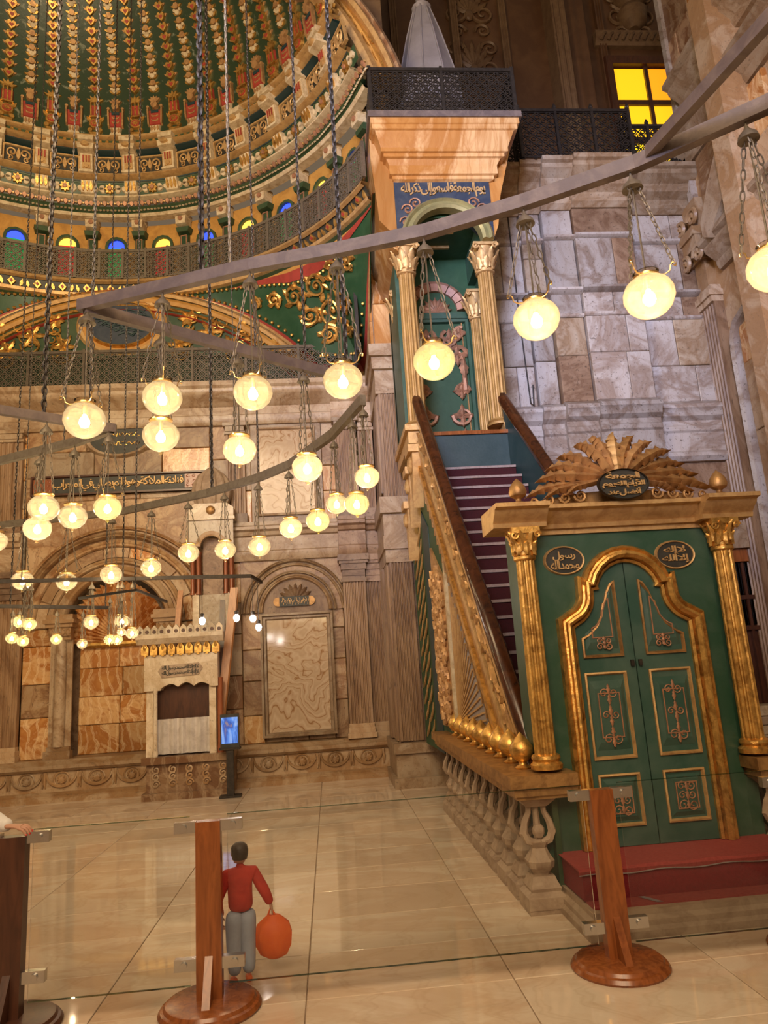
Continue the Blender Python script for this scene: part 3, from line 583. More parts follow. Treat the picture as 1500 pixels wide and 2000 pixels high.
# rib with red panel, mask and white flower drops
m = MB(); m.k = 2; m.relief([(-.11, 0), (.11, 0), (.10, .05), (.08, .08), (.09, .2), (-.09, .2), (-.08, .08), (-.10, .05)], .06, DM); m.k = 0
for u in (-.05, 0, .05): m.relief(leafp((u, .06), .045, .13, 0, 4), .075, DM)
m.k = 1; m.relief([(-.10, .2), (.10, .2), (.11, .52), (-.11, .52)], .045, DM); m.k = 0
for sx in (-1, 1): m.relief([(sx*.105-.015, .2), (sx*.105+.015, .2), (sx*.115+.015, .56), (sx*.115-.015, .56)], .065, DM); m.relief(circ((sx*.11, .57), .03, 6), .06, DM)
for v in (.27, .36): m.relief([(-.07, v+.05), (-.05, v), (.05, v), (.07, v+.05), (.05, v+.05), (.035, v+.025), (-.035, v+.025), (-.05, v+.05)], .06, DM)
m.k = 4; m.relief([(-.07, .44), (.07, .44), (.07, .5), (-.07, .5)], .06, DM); m.k = 0
m.relief(circ((0, .60), .065, 8, .085), .085, DM)
for i in range(5): m.relief(leafp((0, .66), .05, .12, (i-2)*.5, 4), .06, DM)
v = .86
while v < 4.6:
    m.k = 2; m.relief(circ((0, v+.05), .05, 7), .05, DM); m.k = 0; m.relief(circ((0, v+.16), .06, 6), .05, DM); m.k = 2
    for sx in (-1, 1): m.relief(circ((sx*.05, v+.09), .032, 6), .04, DM)
    m.k = 3
    for sx in (-1, 1): m.relief(leafp((0, v), .05, .12, sx*.95, 4), .03, DM); m.relief(leafp((0, v+.13), .05, .12, sx*1.2, 4), .03, DM)
    m.k = 0; m.relief(leafp((0, v+.10), .05, .09, 0, 4), .05, DM); v += .235
ribB = mesh('rib', m, ['goldcrest', 'red', 'ivory', 'gold', 'teal'])
for i in range(28): rot('rib', ribA if i % 2 else ribB, 20+5*i)
# horizontal bands (radius shrinks upwards)
ring('cornice', [(RD+.02, 11.37), (RD-.10, 11.36), (RD-.10, 11.32), (RD-.04, 11.30), (RD+.10, 11.30)], 'goldpale')
ring('band', [(RD-.02, 11.30), (RD-.02, 11.20)], 'greendark'); ring('cornice', [(RD+.1, 11.20), (RD-.09, 11.20), (RD-.11, 11.165), (RD-.03, 11.14), (RD+.1, 11.14)], 'goldpale')
ring('band', [(RD+.02, 11.14), (RD+.02, 11.11)], 'red'); ring('cornice', [(RD+.1, 11.11), (RD-.02, 11.11), (RD-.03, 11.08), (RD+.06, 11.06), (RD+.2, 11.06)], 'teal')
ring('frieze_ground', [(RD+.12, 11.06), (RD+.18, 10.68)], 'greendark')
ring('cornice', [(RD+.3, 10.69), (RD+.08, 10.69), (RD+.06, 10.65), (RD+.14, 10.62), (RD+.3, 10.62)], 'goldpale'); ring('band', [(RD+.18, 10.63), (RD+.19, 10.60)], 'teal')
ring('frieze_ground', [(RD+.20, 10.60), (RD+.30, 10.34)], 'greendark')
ring('cornice', [(RD+.5, 10.35), (RD+.22, 10.35), (RD+.22, 10.32), (RD+.3, 10.30), (RD+.5, 10.30)], 'ivory')
ring('band', [(RD+.33, 10.31), (RD+.38, 10.20)], 'black'); ring('cornice', [(RD+.55, 10.20), (RD+.34, 10.20), (RD+.32, 10.16), (RD+.42, 10.10), (RD+.55, 10.10)], 'greendark')
ring('cornice', [(RD+.6, 10.10), (RD+.40, 10.10), (RD+.44, 10.06), (RD+.6, 10.06)], 'ivory')
ring('drum_wall', [(4.95, 10.08), (4.95, 9.5)], 'ochre'); ring('drum_wall', [(4.95, 9.5), (4.95, 8.7)], 'ochre'); ring('walkway', [(5.0, 8.86), (4.72, 8.86), (4.70, 8.80), (4.76, 8.78)], 'goldpale')
# repeating bay pieces, built at the +Y azimuth around the dome axis
def BM(r0, zc, tilt=0): return lambda u, v, h: (u, r0-h+v*tilt, zc+v)
def piece(fn, mats): m = MB(); fn(m); return mesh('piece', m, mats)
def dots(m):
    P = BM(RD-.02, 11.25)
    for i in range(-2, 3): m.relief(circ((i*.12, 0), .035, 8), .03, P)
def panel(m):
    P = BM(RD+.145, 10.87, -.15); m.k = 0; m.relief([(-.235, -.15), (.235, -.15), (.235, .15), (-.235, .15)], .03, P); m.k = 1
    m.strip([(-.25, -.165), (.25, -.165), (.25, .165), (-.25, .165)], [(0, 0), (0, .05), (.025, .05), (.03, 0)], P, True)
    for sx in (-1, 1):
        m.tube([P(sx*u, v_, .05) for u, v_ in spiral((.1, .02), .09, .015, 1.3, -1.2)], .016, 5); m.tube([P(sx*u, v_, .05) for u, v_ in spiral((.13, -.09), .05, .01, 1.1, 1.5)], .012, 5)
    m.relief(leafp((0, -.12), .08, .24, 0), .07, P)
def pier(m):
    P = BM(RD+.12, 10.87, -.15); m.k = 0
    m.relief([(-.12, -.18), (.12, -.18), (.12, .18), (-.12, .18)], .10, P)
    m.relief([(-.15, .17), (.15, .17), (.17, .30), (-.17, .30)], .20, BM(RD+.06, 10.86)); m.relief([(-.14, -.20), (.14, -.20), (.14, -.16), (-.14, -.16)], .14, P)
    m.relief([(-.15, .34), (.15, .34), (.16, .45), (-.16, .45)], .17, BM(RD+.02, 10.86))
    m.k = 1; m.relief([(-.08, -.14), (.08, -.14), (.08, .14), (-.08, .14)], .115, P); m.k = 2
    for u in (-.05, 0, .05): m.relief([(u-.012, -.02), (u+.012, -.02), (u+.012, .12), (u-.012, .12)], .13, P)
    m.k = 1; m.relief(leafp((0, -.13), .09, .12, 0), .135, P); m.relief(leafp((0, .2), .16, .1, 0), .25, BM(RD+.06, 10.86))
def orn(m):
    P = BM(RD+.24, 10.47, -.3); m.k = 0; m.relief([(-.33, -.11), (.33, -.11), (.33, .11), (-.33, .11)], .01, P); m.k = 1
    for i in range(8): m.relief(leafp((0, 0), .06, .10, i*pi/4), .05, P)
    m.k = 2; m.relief(circ((0, 0), .04, 8), .07, P); m.k = 3
    for sx in (-1, 1):
        m.relief(leafp((sx*.09, -.06), .09, .14, sx*.9), .04, P); m.relief(leafp((sx*.09, .06), .09, .14, sx*2.2), .04, P); m.relief(circ((sx*.25, 0), .05, 7), .05, P)
def block2(m):
    P = BM(RD+.24, 10.47, -.3); m.k = 0; m.relief([(-.13, -.12), (.13, -.12), (.12, .12), (-.12, .12)], .09, P); m.k = 1
    for u in (-.07, 0, .07): m.relief(leafp((u, -.10), .06, .2, 0), .12, P)
def tongues(m):
    P = BM(RD+.345, 10.255, -.4); m.k = 0
    for i in range(-3, 4): m.relief(leafp((i*.118, .05), .085, .10, pi), .03, P)
    m.k = 1
    for i in range(-3, 4): m.relief(circ((i*.118+.059, .0), .018, 6), .03, P)
def leaves(m):
    P = BM(RD+.36, 10.135, .8)
    for i in range(-6, 7): m.relief(leafp((i*.065, -.03), .05, .075, 0, 4), .03, P)
def column(m):
    P = BM(4.93, 9.75); m.k = 0; m.relief([(-.09, -.9), (.09, -.9), (.09, .05), (-.09, .05)], .06, P); m.k = 1
    m.strip([(-.06, -.85), (.06, -.85), (.06, 0), (-.06, 0)], [(0, 0), (0, .075), (.018, .075), (.02, 0)], P, True)
    m.k = 0; m.relief([(-.12, .03), (.12, .03), (.15, .14), (-.15, .14)], .14, P); m.k = 2; m.relief([(-.11, .14), (.11, .14), (.12, .36), (-.12, .36)], .22, P)
    m.k = 1; m.relief(circ((0, .25), .05, 8), .25, P); m.k = 2; m.relief([(-.13, .30), (.13, .30), (.14, .38), (-.14, .38)], .27, P)
M_ = dict(dots=piece(dots, ['gold']), panel=piece(panel, ['black', 'goldpale']), pier=piece(pier, ['ivory', 'goldpale', 'red']), orn=piece(orn, ['greendark', 'gold', 'copper', 'ivory']),
          block=piece(block2, ['ivory', 'gold']), tongue=piece(tongues, ['copper', 'goldpale']), leaf=piece(leaves, ['ivory']), column=piece(column, ['greendark', 'copper', 'ivory']))
for i in range(-1, 13):
    az = 32+10*i
    for k, nm in (('dots', 'gold_roundels'), ('panel', 'frieze_panel'), ('orn', 'flower_panel'), ('tongue', 'leaf_band'), ('leaf', 'leaf_cornice')): rot(nm, M_[k], az)
    for k, nm in (('pier', 'frieze_bracket'), ('block', 'acanthus_block'), ('column', 'drum_column')): rot(nm, M_[k], az+5)
    if i < 0: continue
    P = BM(4.94, 9.37); archp = [(-.15, -.4), (.15, -.4), (.15, .26)]+[(.15*cos(a), .26+.15*sin(a)) for a in (.5, 1.05, 1.57, 2.1, 2.64)]+[(-.15, .26)]
    wn = tag(link('window_%d' % (i+3), None, None, (DX, DY, 0), radians(az-90)), 'small arched stained glass window in the dome drum', 'window', 'stained glass windows of the dome drum', 'structure')
    m = MB(); m.strip(archp, [(0, 0), (0, .05), (-.05, .05), (-.05, 0)], P, True); obj('frame', m, 'greendark', wn, local=True)
    m = MB(); m.relief([(-.15, .25), (.15, .25), (.15, .26)]+[(.15*cos(a), .26+.15*sin(a)) for a in (.5, 1.05, 1.57, 2.1, 2.64)]+[(-.15, .26)], .01, P); obj('pane', m, 'stained_gold' if i % 2 else 'stained_blue', wn, local=True, smooth=0)
    m = MB(); m.relief([(-.15, -.4), (.15, -.4), (.15, .25), (-.15, .25)], .01, P); obj('pane', m, 'stained_red' if i % 2 else 'stained_green', wn, local=True, smooth=0)
# moulding under the walkway and pendentives
ring('band', [(4.78, 8.79), (4.86, 8.62)], 'black'); ring('cornice', [(4.86, 8.63), (4.80, 8.62), (4.82, 8.57), (4.90, 8.55)], 'goldpale'); ring('cornice', [(4.9, 8.56), (4.86, 8.53), (4.93, 8.50)], 'greendark')
def diam(m):
    P = BM(4.82, 8.70, -.45); m.relief([(0, -.08), (.075, 0), (0, .08), (-.075, 0)], .04, P); m.k = 1; m.relief([(0, -.035), (.03, 0), (0, .035), (-.03, 0)], .06, P); m.k = 0
    for sx in (-1, 1): m.relief(leafp((sx*.14, -.07), .06, .14, sx*.25), .03, P)
dmh = piece(diam, ['gold', 'red'])
for i in range(26): rot('diamond_boss', dmh, 29+4.9*i)
# ruled pendentive between the ring and the wall arches
HX = 4.36; ZA, RA = 4.28, 4.36
def pend(az, t, h=0):
    a = radians(az); c_, s_ = cos(a), sin(a); R = 4.9; top = Vector((DX+R*c_, DY+R*s_, 8.56))
    if abs(s_*HX) >= abs(c_)*4.7 or s_*4.7 > abs(c_)*4.7:
        u = 4.7*c_/max(s_, .2); u = max(-HX, min(HX, u)); bot = Vector((DX+u, YB, ZA+sqrt(max(0, RA*RA-u*u))))
    else:
        y = 4.7*s_/abs(c_); bot = Vector((DX+HX*(1 if c_ > 0 else -1), DY+y, ZA+sqrt(max(0, 4.7**2-y*y))*.93))
    bot.z = max(bot.z, 6.75); p = top.lerp(bot, t)
    return tuple(p+Vector((-c_, -s_, 0))*h)
m = MB(); NA, NT = 60, 6; azs = [20+140*i/NA for i in range(NA+1)]
m.loft([[pend(a, t/NT) for t in range(NT+1)] for a in azs], False, False); obj('pendentive', m, 'greenbright', dome)
for t0, t1, mt, h in ((0, .06, 'ochre', .01), (.06, .14, 'red', .015), (.86, .93, 'red', .02), (.93, 1, 'goldpale', .02)):
    m = MB(); m.loft([[pend(a, t0+(t1-t0)*k, h) for k in (0, 1)] for a in azs], False, False); obj('pendentive_band', m, mt, dome)
for sgn in (1, -1):
    az0 = 90-sgn*43; base = [(t, q) for t in range(1) for q in range(1)]
    def PP(u, v, h):                                      # u, v in metres on the pendentive face
        az = az0-sgn*u/4.9*57.3; tp, bt = Vector(pend(az, 0)), Vector(pend(az, 1)); return pend(az, max(.02, min(.98, v/max(.3, (bt-tp).length))), h+.03)
    m = MB()
    for cu, cv, R, tn, ph in ((-.05, .55, .22, 1.7, 0), (.05, 1.05, .26, 1.8, 2), (-.5, .55, .2, 1.7, 1), (-.35, .95, .16, 1.6, 3), (.45, .5, .2, 1.6, 4), (.42, .95, .2, 1.6, 0), (-.9, .48, .13, 1.5, 1), (-1.25, .42, .09, 1.4, 2), (.85, .45, .15, 1.5, 1), (-.2, 1.35, .14, 1.5, 2), (.25, 1.4, .14, 1.5, 0)):
        m.tube([PP(cu+u, cv+v_, .02) for u, v_ in spiral((0, 0), R, .03, tn, ph, 22, 1 if cu > 0 else -1)], [.034*(1-.55*i/22) for i in range(23)], 5); m.ell(PP(cu, cv, .03), (.04, .04, .04), 7, 5)
        for k in range(5): frond(m, [(cu+R*.6*cos(k*1.256+ph), cv+R*.6*sin(k*1.256+ph)), (cu+R*1.25*cos(k*1.256+ph+.5), cv+R*1.25*sin(k*1.256+ph+.5))], .055, lambda u, v, h: PP(u, v, h), .04, 4, 8)
    obj('scroll_relief', m, 'gold', dome)
    m = MB()
    for i in range(46):
        for tt in (.22-.002*i, .78): m.ell(pend(90-sgn*(4+1.1*i), tt if tt > .5 else .16, .03), .03, 5, 4)
    obj('gold_beading', m, 'gold', dome)
# tympanum behind the gallery railing
m = MB(); N = 40
m.loft([[(DX+RA*cos(pi*i/N), YB+.05, max(6.6, ZA+RA*sin(pi*i/N))), (DX+RA*cos(pi*i/N), YB+.05, 6.6)] for i in range(N+1)], False, False); tp = obj('tympanum', m, 'greendark', dome)
for r_, wd, mt in ((RA-.10, .10, 'goldpale'), (RA-.24, .12, 'ochre'), (RA-.34, .05, 'gold'), (RA-.42, .03, 'red')):
    m = MB(); m.arch(front(YB+.05), DX, ZA, [(r_, 0), (r_, .05), (r_+wd*.5, .08), (r_+wd, .04), (r_+wd, 0)], .5, pi-.5, 40); obj('tympanum_arch', m, mt, dome)
oval(dome, DX, YB+.02, 7.96, .58, .42, 'navy', 'gold', .07, 'medallion', .1); oval(dome, DX, YB+.035, 7.96, .70, .53, 'ochre', 'goldpale', .03, 'medallion_surround', .14)
m = MB()
for i in range(34):
    x = DX-.42+.84*((i*.618) % 1); z = 7.96-.22+.44*((i*.37) % 1)
    if ((x-DX)/.5)**2+((z-7.96)/.34)**2 < 1: m.tube([(x-.09, YB-.025, z+.05*sin(i)), (x, YB-.03, z-.05*cos(i*1.3)), (x+.10, YB-.025, z+.08*sin(i*2.1))], [.008, .016, .006], 4)
obj('lettering', m, 'teal', dome)
m = MB(); PT = front(YB+.04)
for sx in (-1, 1):
    for dx, dz, s_ in ((1.0, 7.55, .42), (1.55, 7.78, .46), (1.95, 7.5, .40), (2.35, 7.62, .36), (2.75, 7.5, .34), (1.15, 8.05, .28), (2.1, 7.95, .26)):
        for k in range(3): m.tube([PT(DX+sx*(u), .02, v_) for u, v_ in spiral((dx+.1*k, dz+.16*(k-1)), s_*.42, .02, 1.4, k*2.1, 18, 1 if k % 2 else -1)], [.022*(1-.5*i/18) for i in range(19)], 5)
        for k in range(6): frond(m, [(DX+sx*dx, dz), (DX+sx*dx+s_*.6*cos(k*1.05), dz+s_*.6*sin(k*1.05))], .05, lambda u, v, h: PT(u, h+.02, v), .03, 4, 8)
obj('tympanum_relief', m, 'gold', dome)
# arch rim in front of the half dome
for r_, wd, y0, y1, mt in ((4.60, .16, 9.0, 9.25, 'goldpale'), (4.76, .16, 9.08, 9.4, 'ochre'), (4.92, .10, 9.0, 9.4, 'goldpale'), (5.02, .12, 9.05, 9.6, 'brown')):
    m = MB(); m.arch(lambda u, d, z: (u, d, z), DX, 9.03, [(r_, y1), (r_, y0), (r_+wd*.5, y0-.05), (r_+wd, y0), (r_+wd, y1)], .28, pi, 60); obj('arch_rim', m, mt, dome)
m = MB()
for i in range(5, 50):
    a = pi*(i+.5)/50; m.tube([(DX+(4.84+u)*cos(a+v_), 9.05, 9.03+(4.84+u)*sin(a+v_)) for u, v_ in spiral((0, 0), .05, .01, 1.2, i, 10)], .014, 4)
obj('arch_relief', m, 'gold', dome)
m = MB(); archwall(m, front(9.45), DX-4.95, 1.3, 9.6, 16, DX, 9.03, 4.72, 0); obj('arch_spandrel', m, 'darkrelief', dome, smooth=0)
m = MB(); m.box(1.2, 1.3, 9.5, 12.7, 9.0, 16); obj('arch_return', m, 'darkwall', dome, smooth=0)
# ================================================================ iron railings
def lattice(wd, ht, nc, nr, t=.016):
    m = MB(); cw, chh = wd/nc, ht/nr
    def bar(a, b, ww): 
        d = (Vector(b)-Vector(a)); n = Vector((-d.y, d.x)).normalized()*ww/2; a = Vector(a); b = Vector(b)
        m.loft([[(p.x, y, p.y) for p in (a-n, b-n, b+n, a+n)] for y in (-t/2, t/2)])
    for z in (0, ht): bar((-wd/2, z), (wd/2, z), .03)
    for i in range(nc):
        for j in range(nr):
            x0, z0 = -wd/2+cw*i, chh*j; cx_, cz_ = x0+cw/2, z0+chh/2
            for a, b in (((x0, cz_), (cx_, z0)), ((cx_, z0), (x0+cw, cz_)), ((x0+cw, cz_), (cx_, z0+chh)), ((cx_, z0+chh), (x0, cz_))): bar(a, b, .017)
            m.loft([[(cx_+rr*cw*cos(pi*k/4), y, cz_+rr*chh*sin(pi*k/4)) for rr, y in ((.16, -t/2), (.27, -t/2), (.27, t/2), (.16, t/2))] for k in range(9)], False)
            m.loft([[(x0+rr*cw*cos(pi*k/3), y, z0+rr*chh*sin(pi*k/3)) for rr, y in ((.14, -t/2), (.22, -t/2), (.22, t/2), (.14, t/2))] for k in range(7)], False)
    return m
LC = {}
def rail_run(parent, pts, z, ht, mat, cell=.12, step=.75, spikes=False):
    for (x0, y0), (x1, y1) in zip(pts, pts[1:]):
        L = hypot(x1-x0, y1-y0); n = max(1, round(L/step)); wd = L/n; an = atan2(y1-y0, x1-x0); nc = max(2, round(wd/cell)); nr = max(2, round(ht/cell)); key = (round(wd, 2), ht, mat, cell)
        if key not in LC: LC[key] = mesh('lattice_panel', lattice(wd-.03, ht-.07, nc, nr), mat, 0)
        for i in range(n):
            link('lattice_panel', LC[key], parent, (x0+(x1-x0)*(i+.5)/n, y0+(y1-y0)*(i+.5)/n, z+.02), an)
        m = MB(); m.box(0, L, -.03, .03, 0, .05); obj('top_rail', m, mat, parent, (x0, y0, z+ht-.05), an, 0)
        for i in range(n+1):
            m = MB(); m.box(-.022, .022, -.028, .028, 0, ht+.03)
            if spikes: m.lathe([(.01, ht), (.04, ht+.05), (.01, ht+.12)], 6)
            obj('post', m, mat, parent, (x0+(x1-x0)*i/n, y0+(y1-y0)*i/n, z), an, 0)
rr = empty('gallery_railing', (DX, DY+4.7, 8.86), 'curved pale iron filigree railing around the dome drum', 'railing')
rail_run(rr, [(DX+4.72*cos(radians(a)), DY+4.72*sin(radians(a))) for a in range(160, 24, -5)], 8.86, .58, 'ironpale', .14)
rr = empty('gallery_railing', (-3.4, YB-.2, 6.7), 'straight dark iron filigree railing above the far wall cornice', 'railing')
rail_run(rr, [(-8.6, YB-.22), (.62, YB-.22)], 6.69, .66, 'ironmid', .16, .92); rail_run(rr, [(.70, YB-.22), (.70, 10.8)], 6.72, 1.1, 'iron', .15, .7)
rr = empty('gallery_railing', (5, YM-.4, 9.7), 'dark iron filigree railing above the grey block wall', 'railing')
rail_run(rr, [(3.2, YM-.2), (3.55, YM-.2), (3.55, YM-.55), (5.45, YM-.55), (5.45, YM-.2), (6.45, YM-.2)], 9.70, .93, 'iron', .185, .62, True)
# ================================================================ the green pulpit (minbar)
XC, YF = 2.24, 5.25
mn = empty('pulpit', (XC, 6.5, 0), 'tall green and gold pulpit with staircase and closed double doors', 'pulpit')
def Z_(name, m, mats, parent=None, smooth=35): return obj(name, m, mats, parent or mn, smooth=smooth)
def PD(u, v, q): return (XC+u, YF-q, v)                # door plane
def xl(y): return 1.47-.035*(y-5.5)
def xr(y): return 3.0-.125*(y-5.5)
def rz(y): return .86+1.145*(y-5.54)                    # underside line of the handrail
m = MB(); m.box(XC-.70, XC+.70, YF, YF+.12, .30, 2.62); Z_('facade', m, 'green', smooth=0)
# door frame: stepped trefoil arch
def outline(g):                                          # g shrinks the opening
    w0 = .44-g
    r = [(w0, .34), (w0, 1.855)]+[(.50+.235*cos(radians(a)), 2.09+.235*sin(radians(a))) for a in (-112, -126, -140, -155, -170)]
    r += [(.265, 2.125), (.222, 2.13)]+[(.236*cos(radians(a)), 2.085+.24*sin(radians(a))) for a in (16, 30, 46, 62, 77)]
    return r+[(0, 2.325)]+[(-x, z) for x, z in r[::-1]]
m = MB(); o0 = outline(0)
m.strip(o0[::-1], [(-.005, 0), (-.005, .045), (.012, .06), (.022, .04), (.028, .085), (.05, .11), (.066, .105), (.07, .07), (.084, .065), (.10, .085), (.118, .06), (.12, 0)], PD); Z_('door_frame', m, 'gold', smooth=28)
# door leaves
def leafoutline(sx):
    h = [p for p in outline(.0) if p[0]*sx >= -1e-6]; h = [(p[0], p[1]) for p in h]
    if sx > 0: pts = h+[(.004, .34)]
    else: pts = h+[(-.004, .34)]; pts = pts[::-1]
    return [(p[0] if abs(p[0]) > .004 else sx*.004, p[1]) for p in pts]
TOPP = [(.39, 1.63), (.39, 1.775), (.335, 1.80), (.27, 1.855), (.225, 1.93), (.205, 2.02), (.19, 2.03), (.168, 2.10), (.13, 2.165), (.09, 2.19), (.085, 1.63)]
for sx in (-1, 1):
    m = MB(); m.prism(leafoutline(sx), PD, .0, .018); dl = Z_('door_leaf', m, 'greendoor', smooth=0)
    for k, poly in enumerate((TOPP, [(.085, .92), (.40, .92), (.40, 1.525), (.085, 1.525)], [(.085, .47), (.39, .47), (.39, .82), (.085, .82)])):
        poly = [(sx*u, v) for u, v in poly]; 
        if (k == 0) == (sx > 0): poly = poly[::-1] if k else poly
        cu, cv = sum(p[0] for p in poly)/len(poly), sum(p[1] for p in poly)/len(poly)
        sg = 1 if sum((poly[i][0]*poly[(i+1) % len(poly)][1]-poly[(i+1) % len(poly)][0]*poly[i][1]) for i in range(len(poly))) > 0 else -1
        m = MB(); m.strip(poly, [(0, .015), (0, .034), (sg*.012, .038), (sg*.022, .018)], PD, True); obj('panel_moulding', m, 'goldpale' if k else 'golddark', dl)
        def sc(p, f, g=1): return (cu+(p[0]-cu)*f, cv+(p[1]-cv)*f*g)
        m = MB(); m.loft([[PD(*sc(p, .80), .018) for p in poly], [PD(*sc(p, .62), .034) for p in poly]]); pn = obj('panel', m, 'greendoor', dl, smooth=0)
        m = MB(); m.strip([sc(p, .52) for p in poly], [(0, .03), (0, .040), (sg*.008, .040), (sg*.008, .03)], PD, True)
        oc = (sx*.225, 1.735) if k == 0 else (cu, cv); hh = .045 if k == 0 else (.22 if k == 1 else .09)
        for s2 in (-1, 1):
            for dz, R in (((-.75, .040), (0, .03), (.7, .035)) if k else ((-.6, .028), (.3, .02))):
                m.tube([PD(oc[0]+s2*u, oc[1]+dz*hh+v, .036) for u, v in spiral((.035, 0), R, .006, 1.3, pi, 12, s2)], .005, 4)
        for t in range(3 if k != 1 else 6): frond(m, [(oc[0], oc[1]-hh+t*hh*2/(3 if k != 1 else 6)), (oc[0], oc[1]-hh+(t+1)*hh*2/(3 if k != 1 else 6))], .018, lambda u, v, q: PD(u, v, .038+q), .008, 3, 8)
        obj('ornament', m, 'copper', pn)
    m = MB(); m.box(XC+sx*.03-.012, XC+sx*.03+.012, YF-.04, YF-.015, 1.555, 1.60); obj('latch', m, 'iron', dl)
# ovals with script
for u, txt in ((-.445, ['رسول', 'محمد الله']), (.425, ['لا إله', 'إلا الله'])):
    o = oval(mn, XC+u, YF, 2.36, .145, .10, 'black', 'goldpale', .018, rw=.12); lettering(o, txt, XC+u, YF-.009, 2.36, .22, .135, 'goldpale', .008, .012, .8, ell=True)
# gilt columns
def column(x, y, z0, z1, r, nf, capmat='gold', base=True, caph=.22, shmat='gold', parent=None):
    cl = MB(); cl.lathe([(r*1.45, z0), (r*1.5, z0+.03), (r*1.2, z0+.05), (r*1.35, z0+.07), (r*1.3, z0+.09), (r*1.05, z0+.10)], 20, (x, y, 0)); cl = Z_('column', cl, shmat)
    m = MB(); n = nf*4
    m.loft([[(x+rr_*k*cos(2*pi*i/n), y+rr_*k*sin(2*pi*i/n), z) for i in range(n) for rr_ in ((r*(1 if i % 4 in (0, 3) else .88)),)] for k, z in ((1, z0+.10), (1.0, z0+(z1-z0)*.35), (.90, z1-caph))]); obj('shaft', m, shmat, cl, smooth=30)
    m = MB(); zc = z1-caph; m.lathe([(r*.95, zc-.02), (r*1.1, zc-.01), (r*1.1, zc+.01), (r*.92, zc+.02), (r*1.0, zc+caph*.5), (r*1.25, z1-.05), (r*1.25, z1-.04)], 20, (x, y, 0))
    m.box(x-r*1.4, x+r*1.4, y-r*1.4, y+r*1.4, z1-.045, z1)
    for tier, (n2, z_, h_, off) in enumerate(((8, zc+.02, caph*.45, 0), (8, zc+.05, caph*.68, pi/8))):
        for i in range(n2):
            a = 2*pi*i/n2+off; frond(m, [(0, 0), (0, h_*.6), (0, h_)], r*.42, lambda u, v, q, a=a, z_=z_: (x+(r*1.0+q+.35*max(0, v-.06)*1.2)*cos(a)-u*sin(a), y+(r*1.0+q+.35*max(0, v-.06)*1.2)*sin(a)+u*cos(a), z_+v), .02, 4, 8)
    for sx in (-1, 1): m.tube([(x+sx*(r*1.15)+u, y-r*1.35, z1-.06+v) for u, v in spiral((0, 0), r*.38, .004, 1.4, 0, 14, sx)], r*.12, 5)
    obj('capital', m, capmat, cl); return cl
for x in (1.475, 3.005):
    column(x, 5.17, .90, 2.60, .075, 12)
# cornice with breaks over the columns
cpf = [(0, 0), (.05, 0), (.06, .03), (.05, .035), (.09, .07), (.13, .10), (.14, .12), (.19, .13), (.19, .16), (0, .17)]
for u0, u1, g in ((-.90, -.60, .12), (-.60, .60, 0), (.60, .90, .12)):
    m = MB(); ext = .0
    m.prism([(d+g if d else -.2, 2.60+z) for d, z in cpf], lambda d, z, q: (XC+q, YF-d, z), u0-(.10 if u0 < -.7 else 0), u1+(.10 if u1 > .7 else 0)); Z_('cornice', m, 'goldpale')
m = MB(); m.box(XC-.66, XC+.66, YF-.02, YF+.1, 2.56, 2.61); Z_('cornice_fillet', m, 'goldpale', smooth=0)
for x in (1.46, 3.03):                                   # acorn finials
    m = MB(); m.lathe([(.05, 2.77), (.055, 2.79), (.02, 2.805), (.022, 2.82), (.06, 2.845), (.068, 2.875), (.055, 2.92), (.028, 2.955), (.002, 2.98)], 16, (x, 5.12, 0)); Z_('finial', m, 'golddark')
# crest of acanthus leaves
def PCr(u, v, q): return (XC+u, YF-.06-q, v)
cr = MB(); cr.prism([(-.62, 2.77), (.62, 2.77), (.58, 2.82), (.3, 2.86), (0, 2.88), (-.3, 2.86), (-.58, 2.82)], PCr, -.04, .0); cr = Z_('crest', cr, 'golddark')
lv = [((0, 2.93), (0, 3.05), (0, 3.20), (0, 3.31), .13, .10)]
for sx in (-1, 1):
    for tip, mid, wd, b in (((.17, 3.28), (.06, 3.12), .085, .09), ((.30, 3.22), (.13, 3.12), .085, .08), ((.43, 3.14), (.20, 3.08), .085, .07), ((.54, 3.04), (.28, 3.04), .085, .06), ((.63, 2.95), (.34, 2.98), .08, .05), ((.71, 2.84), (.42, 2.92), .075, .05), ((.58, 2.82), (.36, 2.90), .06, .07), ((.42, 2.83), (.27, 2.90), .05, .09)):
        lv.append(((sx*.03, 2.95), (sx*mid[0], mid[1]), (sx*(mid[0]*.45+tip[0]*.55), mid[1]*.4+tip[1]*.6+.025), (sx*tip[0], tip[1]), wd, b))
for i, (a, b, c, d, wd, bs) in enumerate(lv):
    m = MB(); frond(m, [a, b, c, d], wd*.70, PCr, .065, 6, 42, bs*.5+(i % 3)*.018); obj('leaf', m, 'goldpale' if i == 0 else random.choice(['golddark', 'goldcrest', 'goldcrest']), cr)
for sx in (-1, 1):
    m = MB()
    for u, z, R in ((.30, 2.83, .05), (.42, 2.82, .045), (.54, 2.81, .04), (.66, 2.80, .035)): m.tube([PCr(sx*u+sx*a, z+b, .06) for a, b in spiral((0, 0), R, .008, 1.5, 0, 14, -1)], [.014-.0006*i for i in range(15)], 5)
    obj('scroll', m, 'golddark', cr)
o = oval(cr, XC, YF-.21, 2.88, .19, .112, 'black', 'iron', .03, rw=.05)
lettering(o, ['الجمعة', 'الأيام الله يوم', 'أفضل عند'], XC, YF-.225, 2.88, .33, .18, 'goldpale', .012, .02, .8, ell=True)
# flanks of facade
for x0, x1 in ((XC-.80, XC-.70), (XC+.70, XC+.80)):
    m = MB(); m.box(x0, x1, YF+.02, YF+.30, .3, 2.6); Z_('facade_flank', m, 'green', smooth=0)
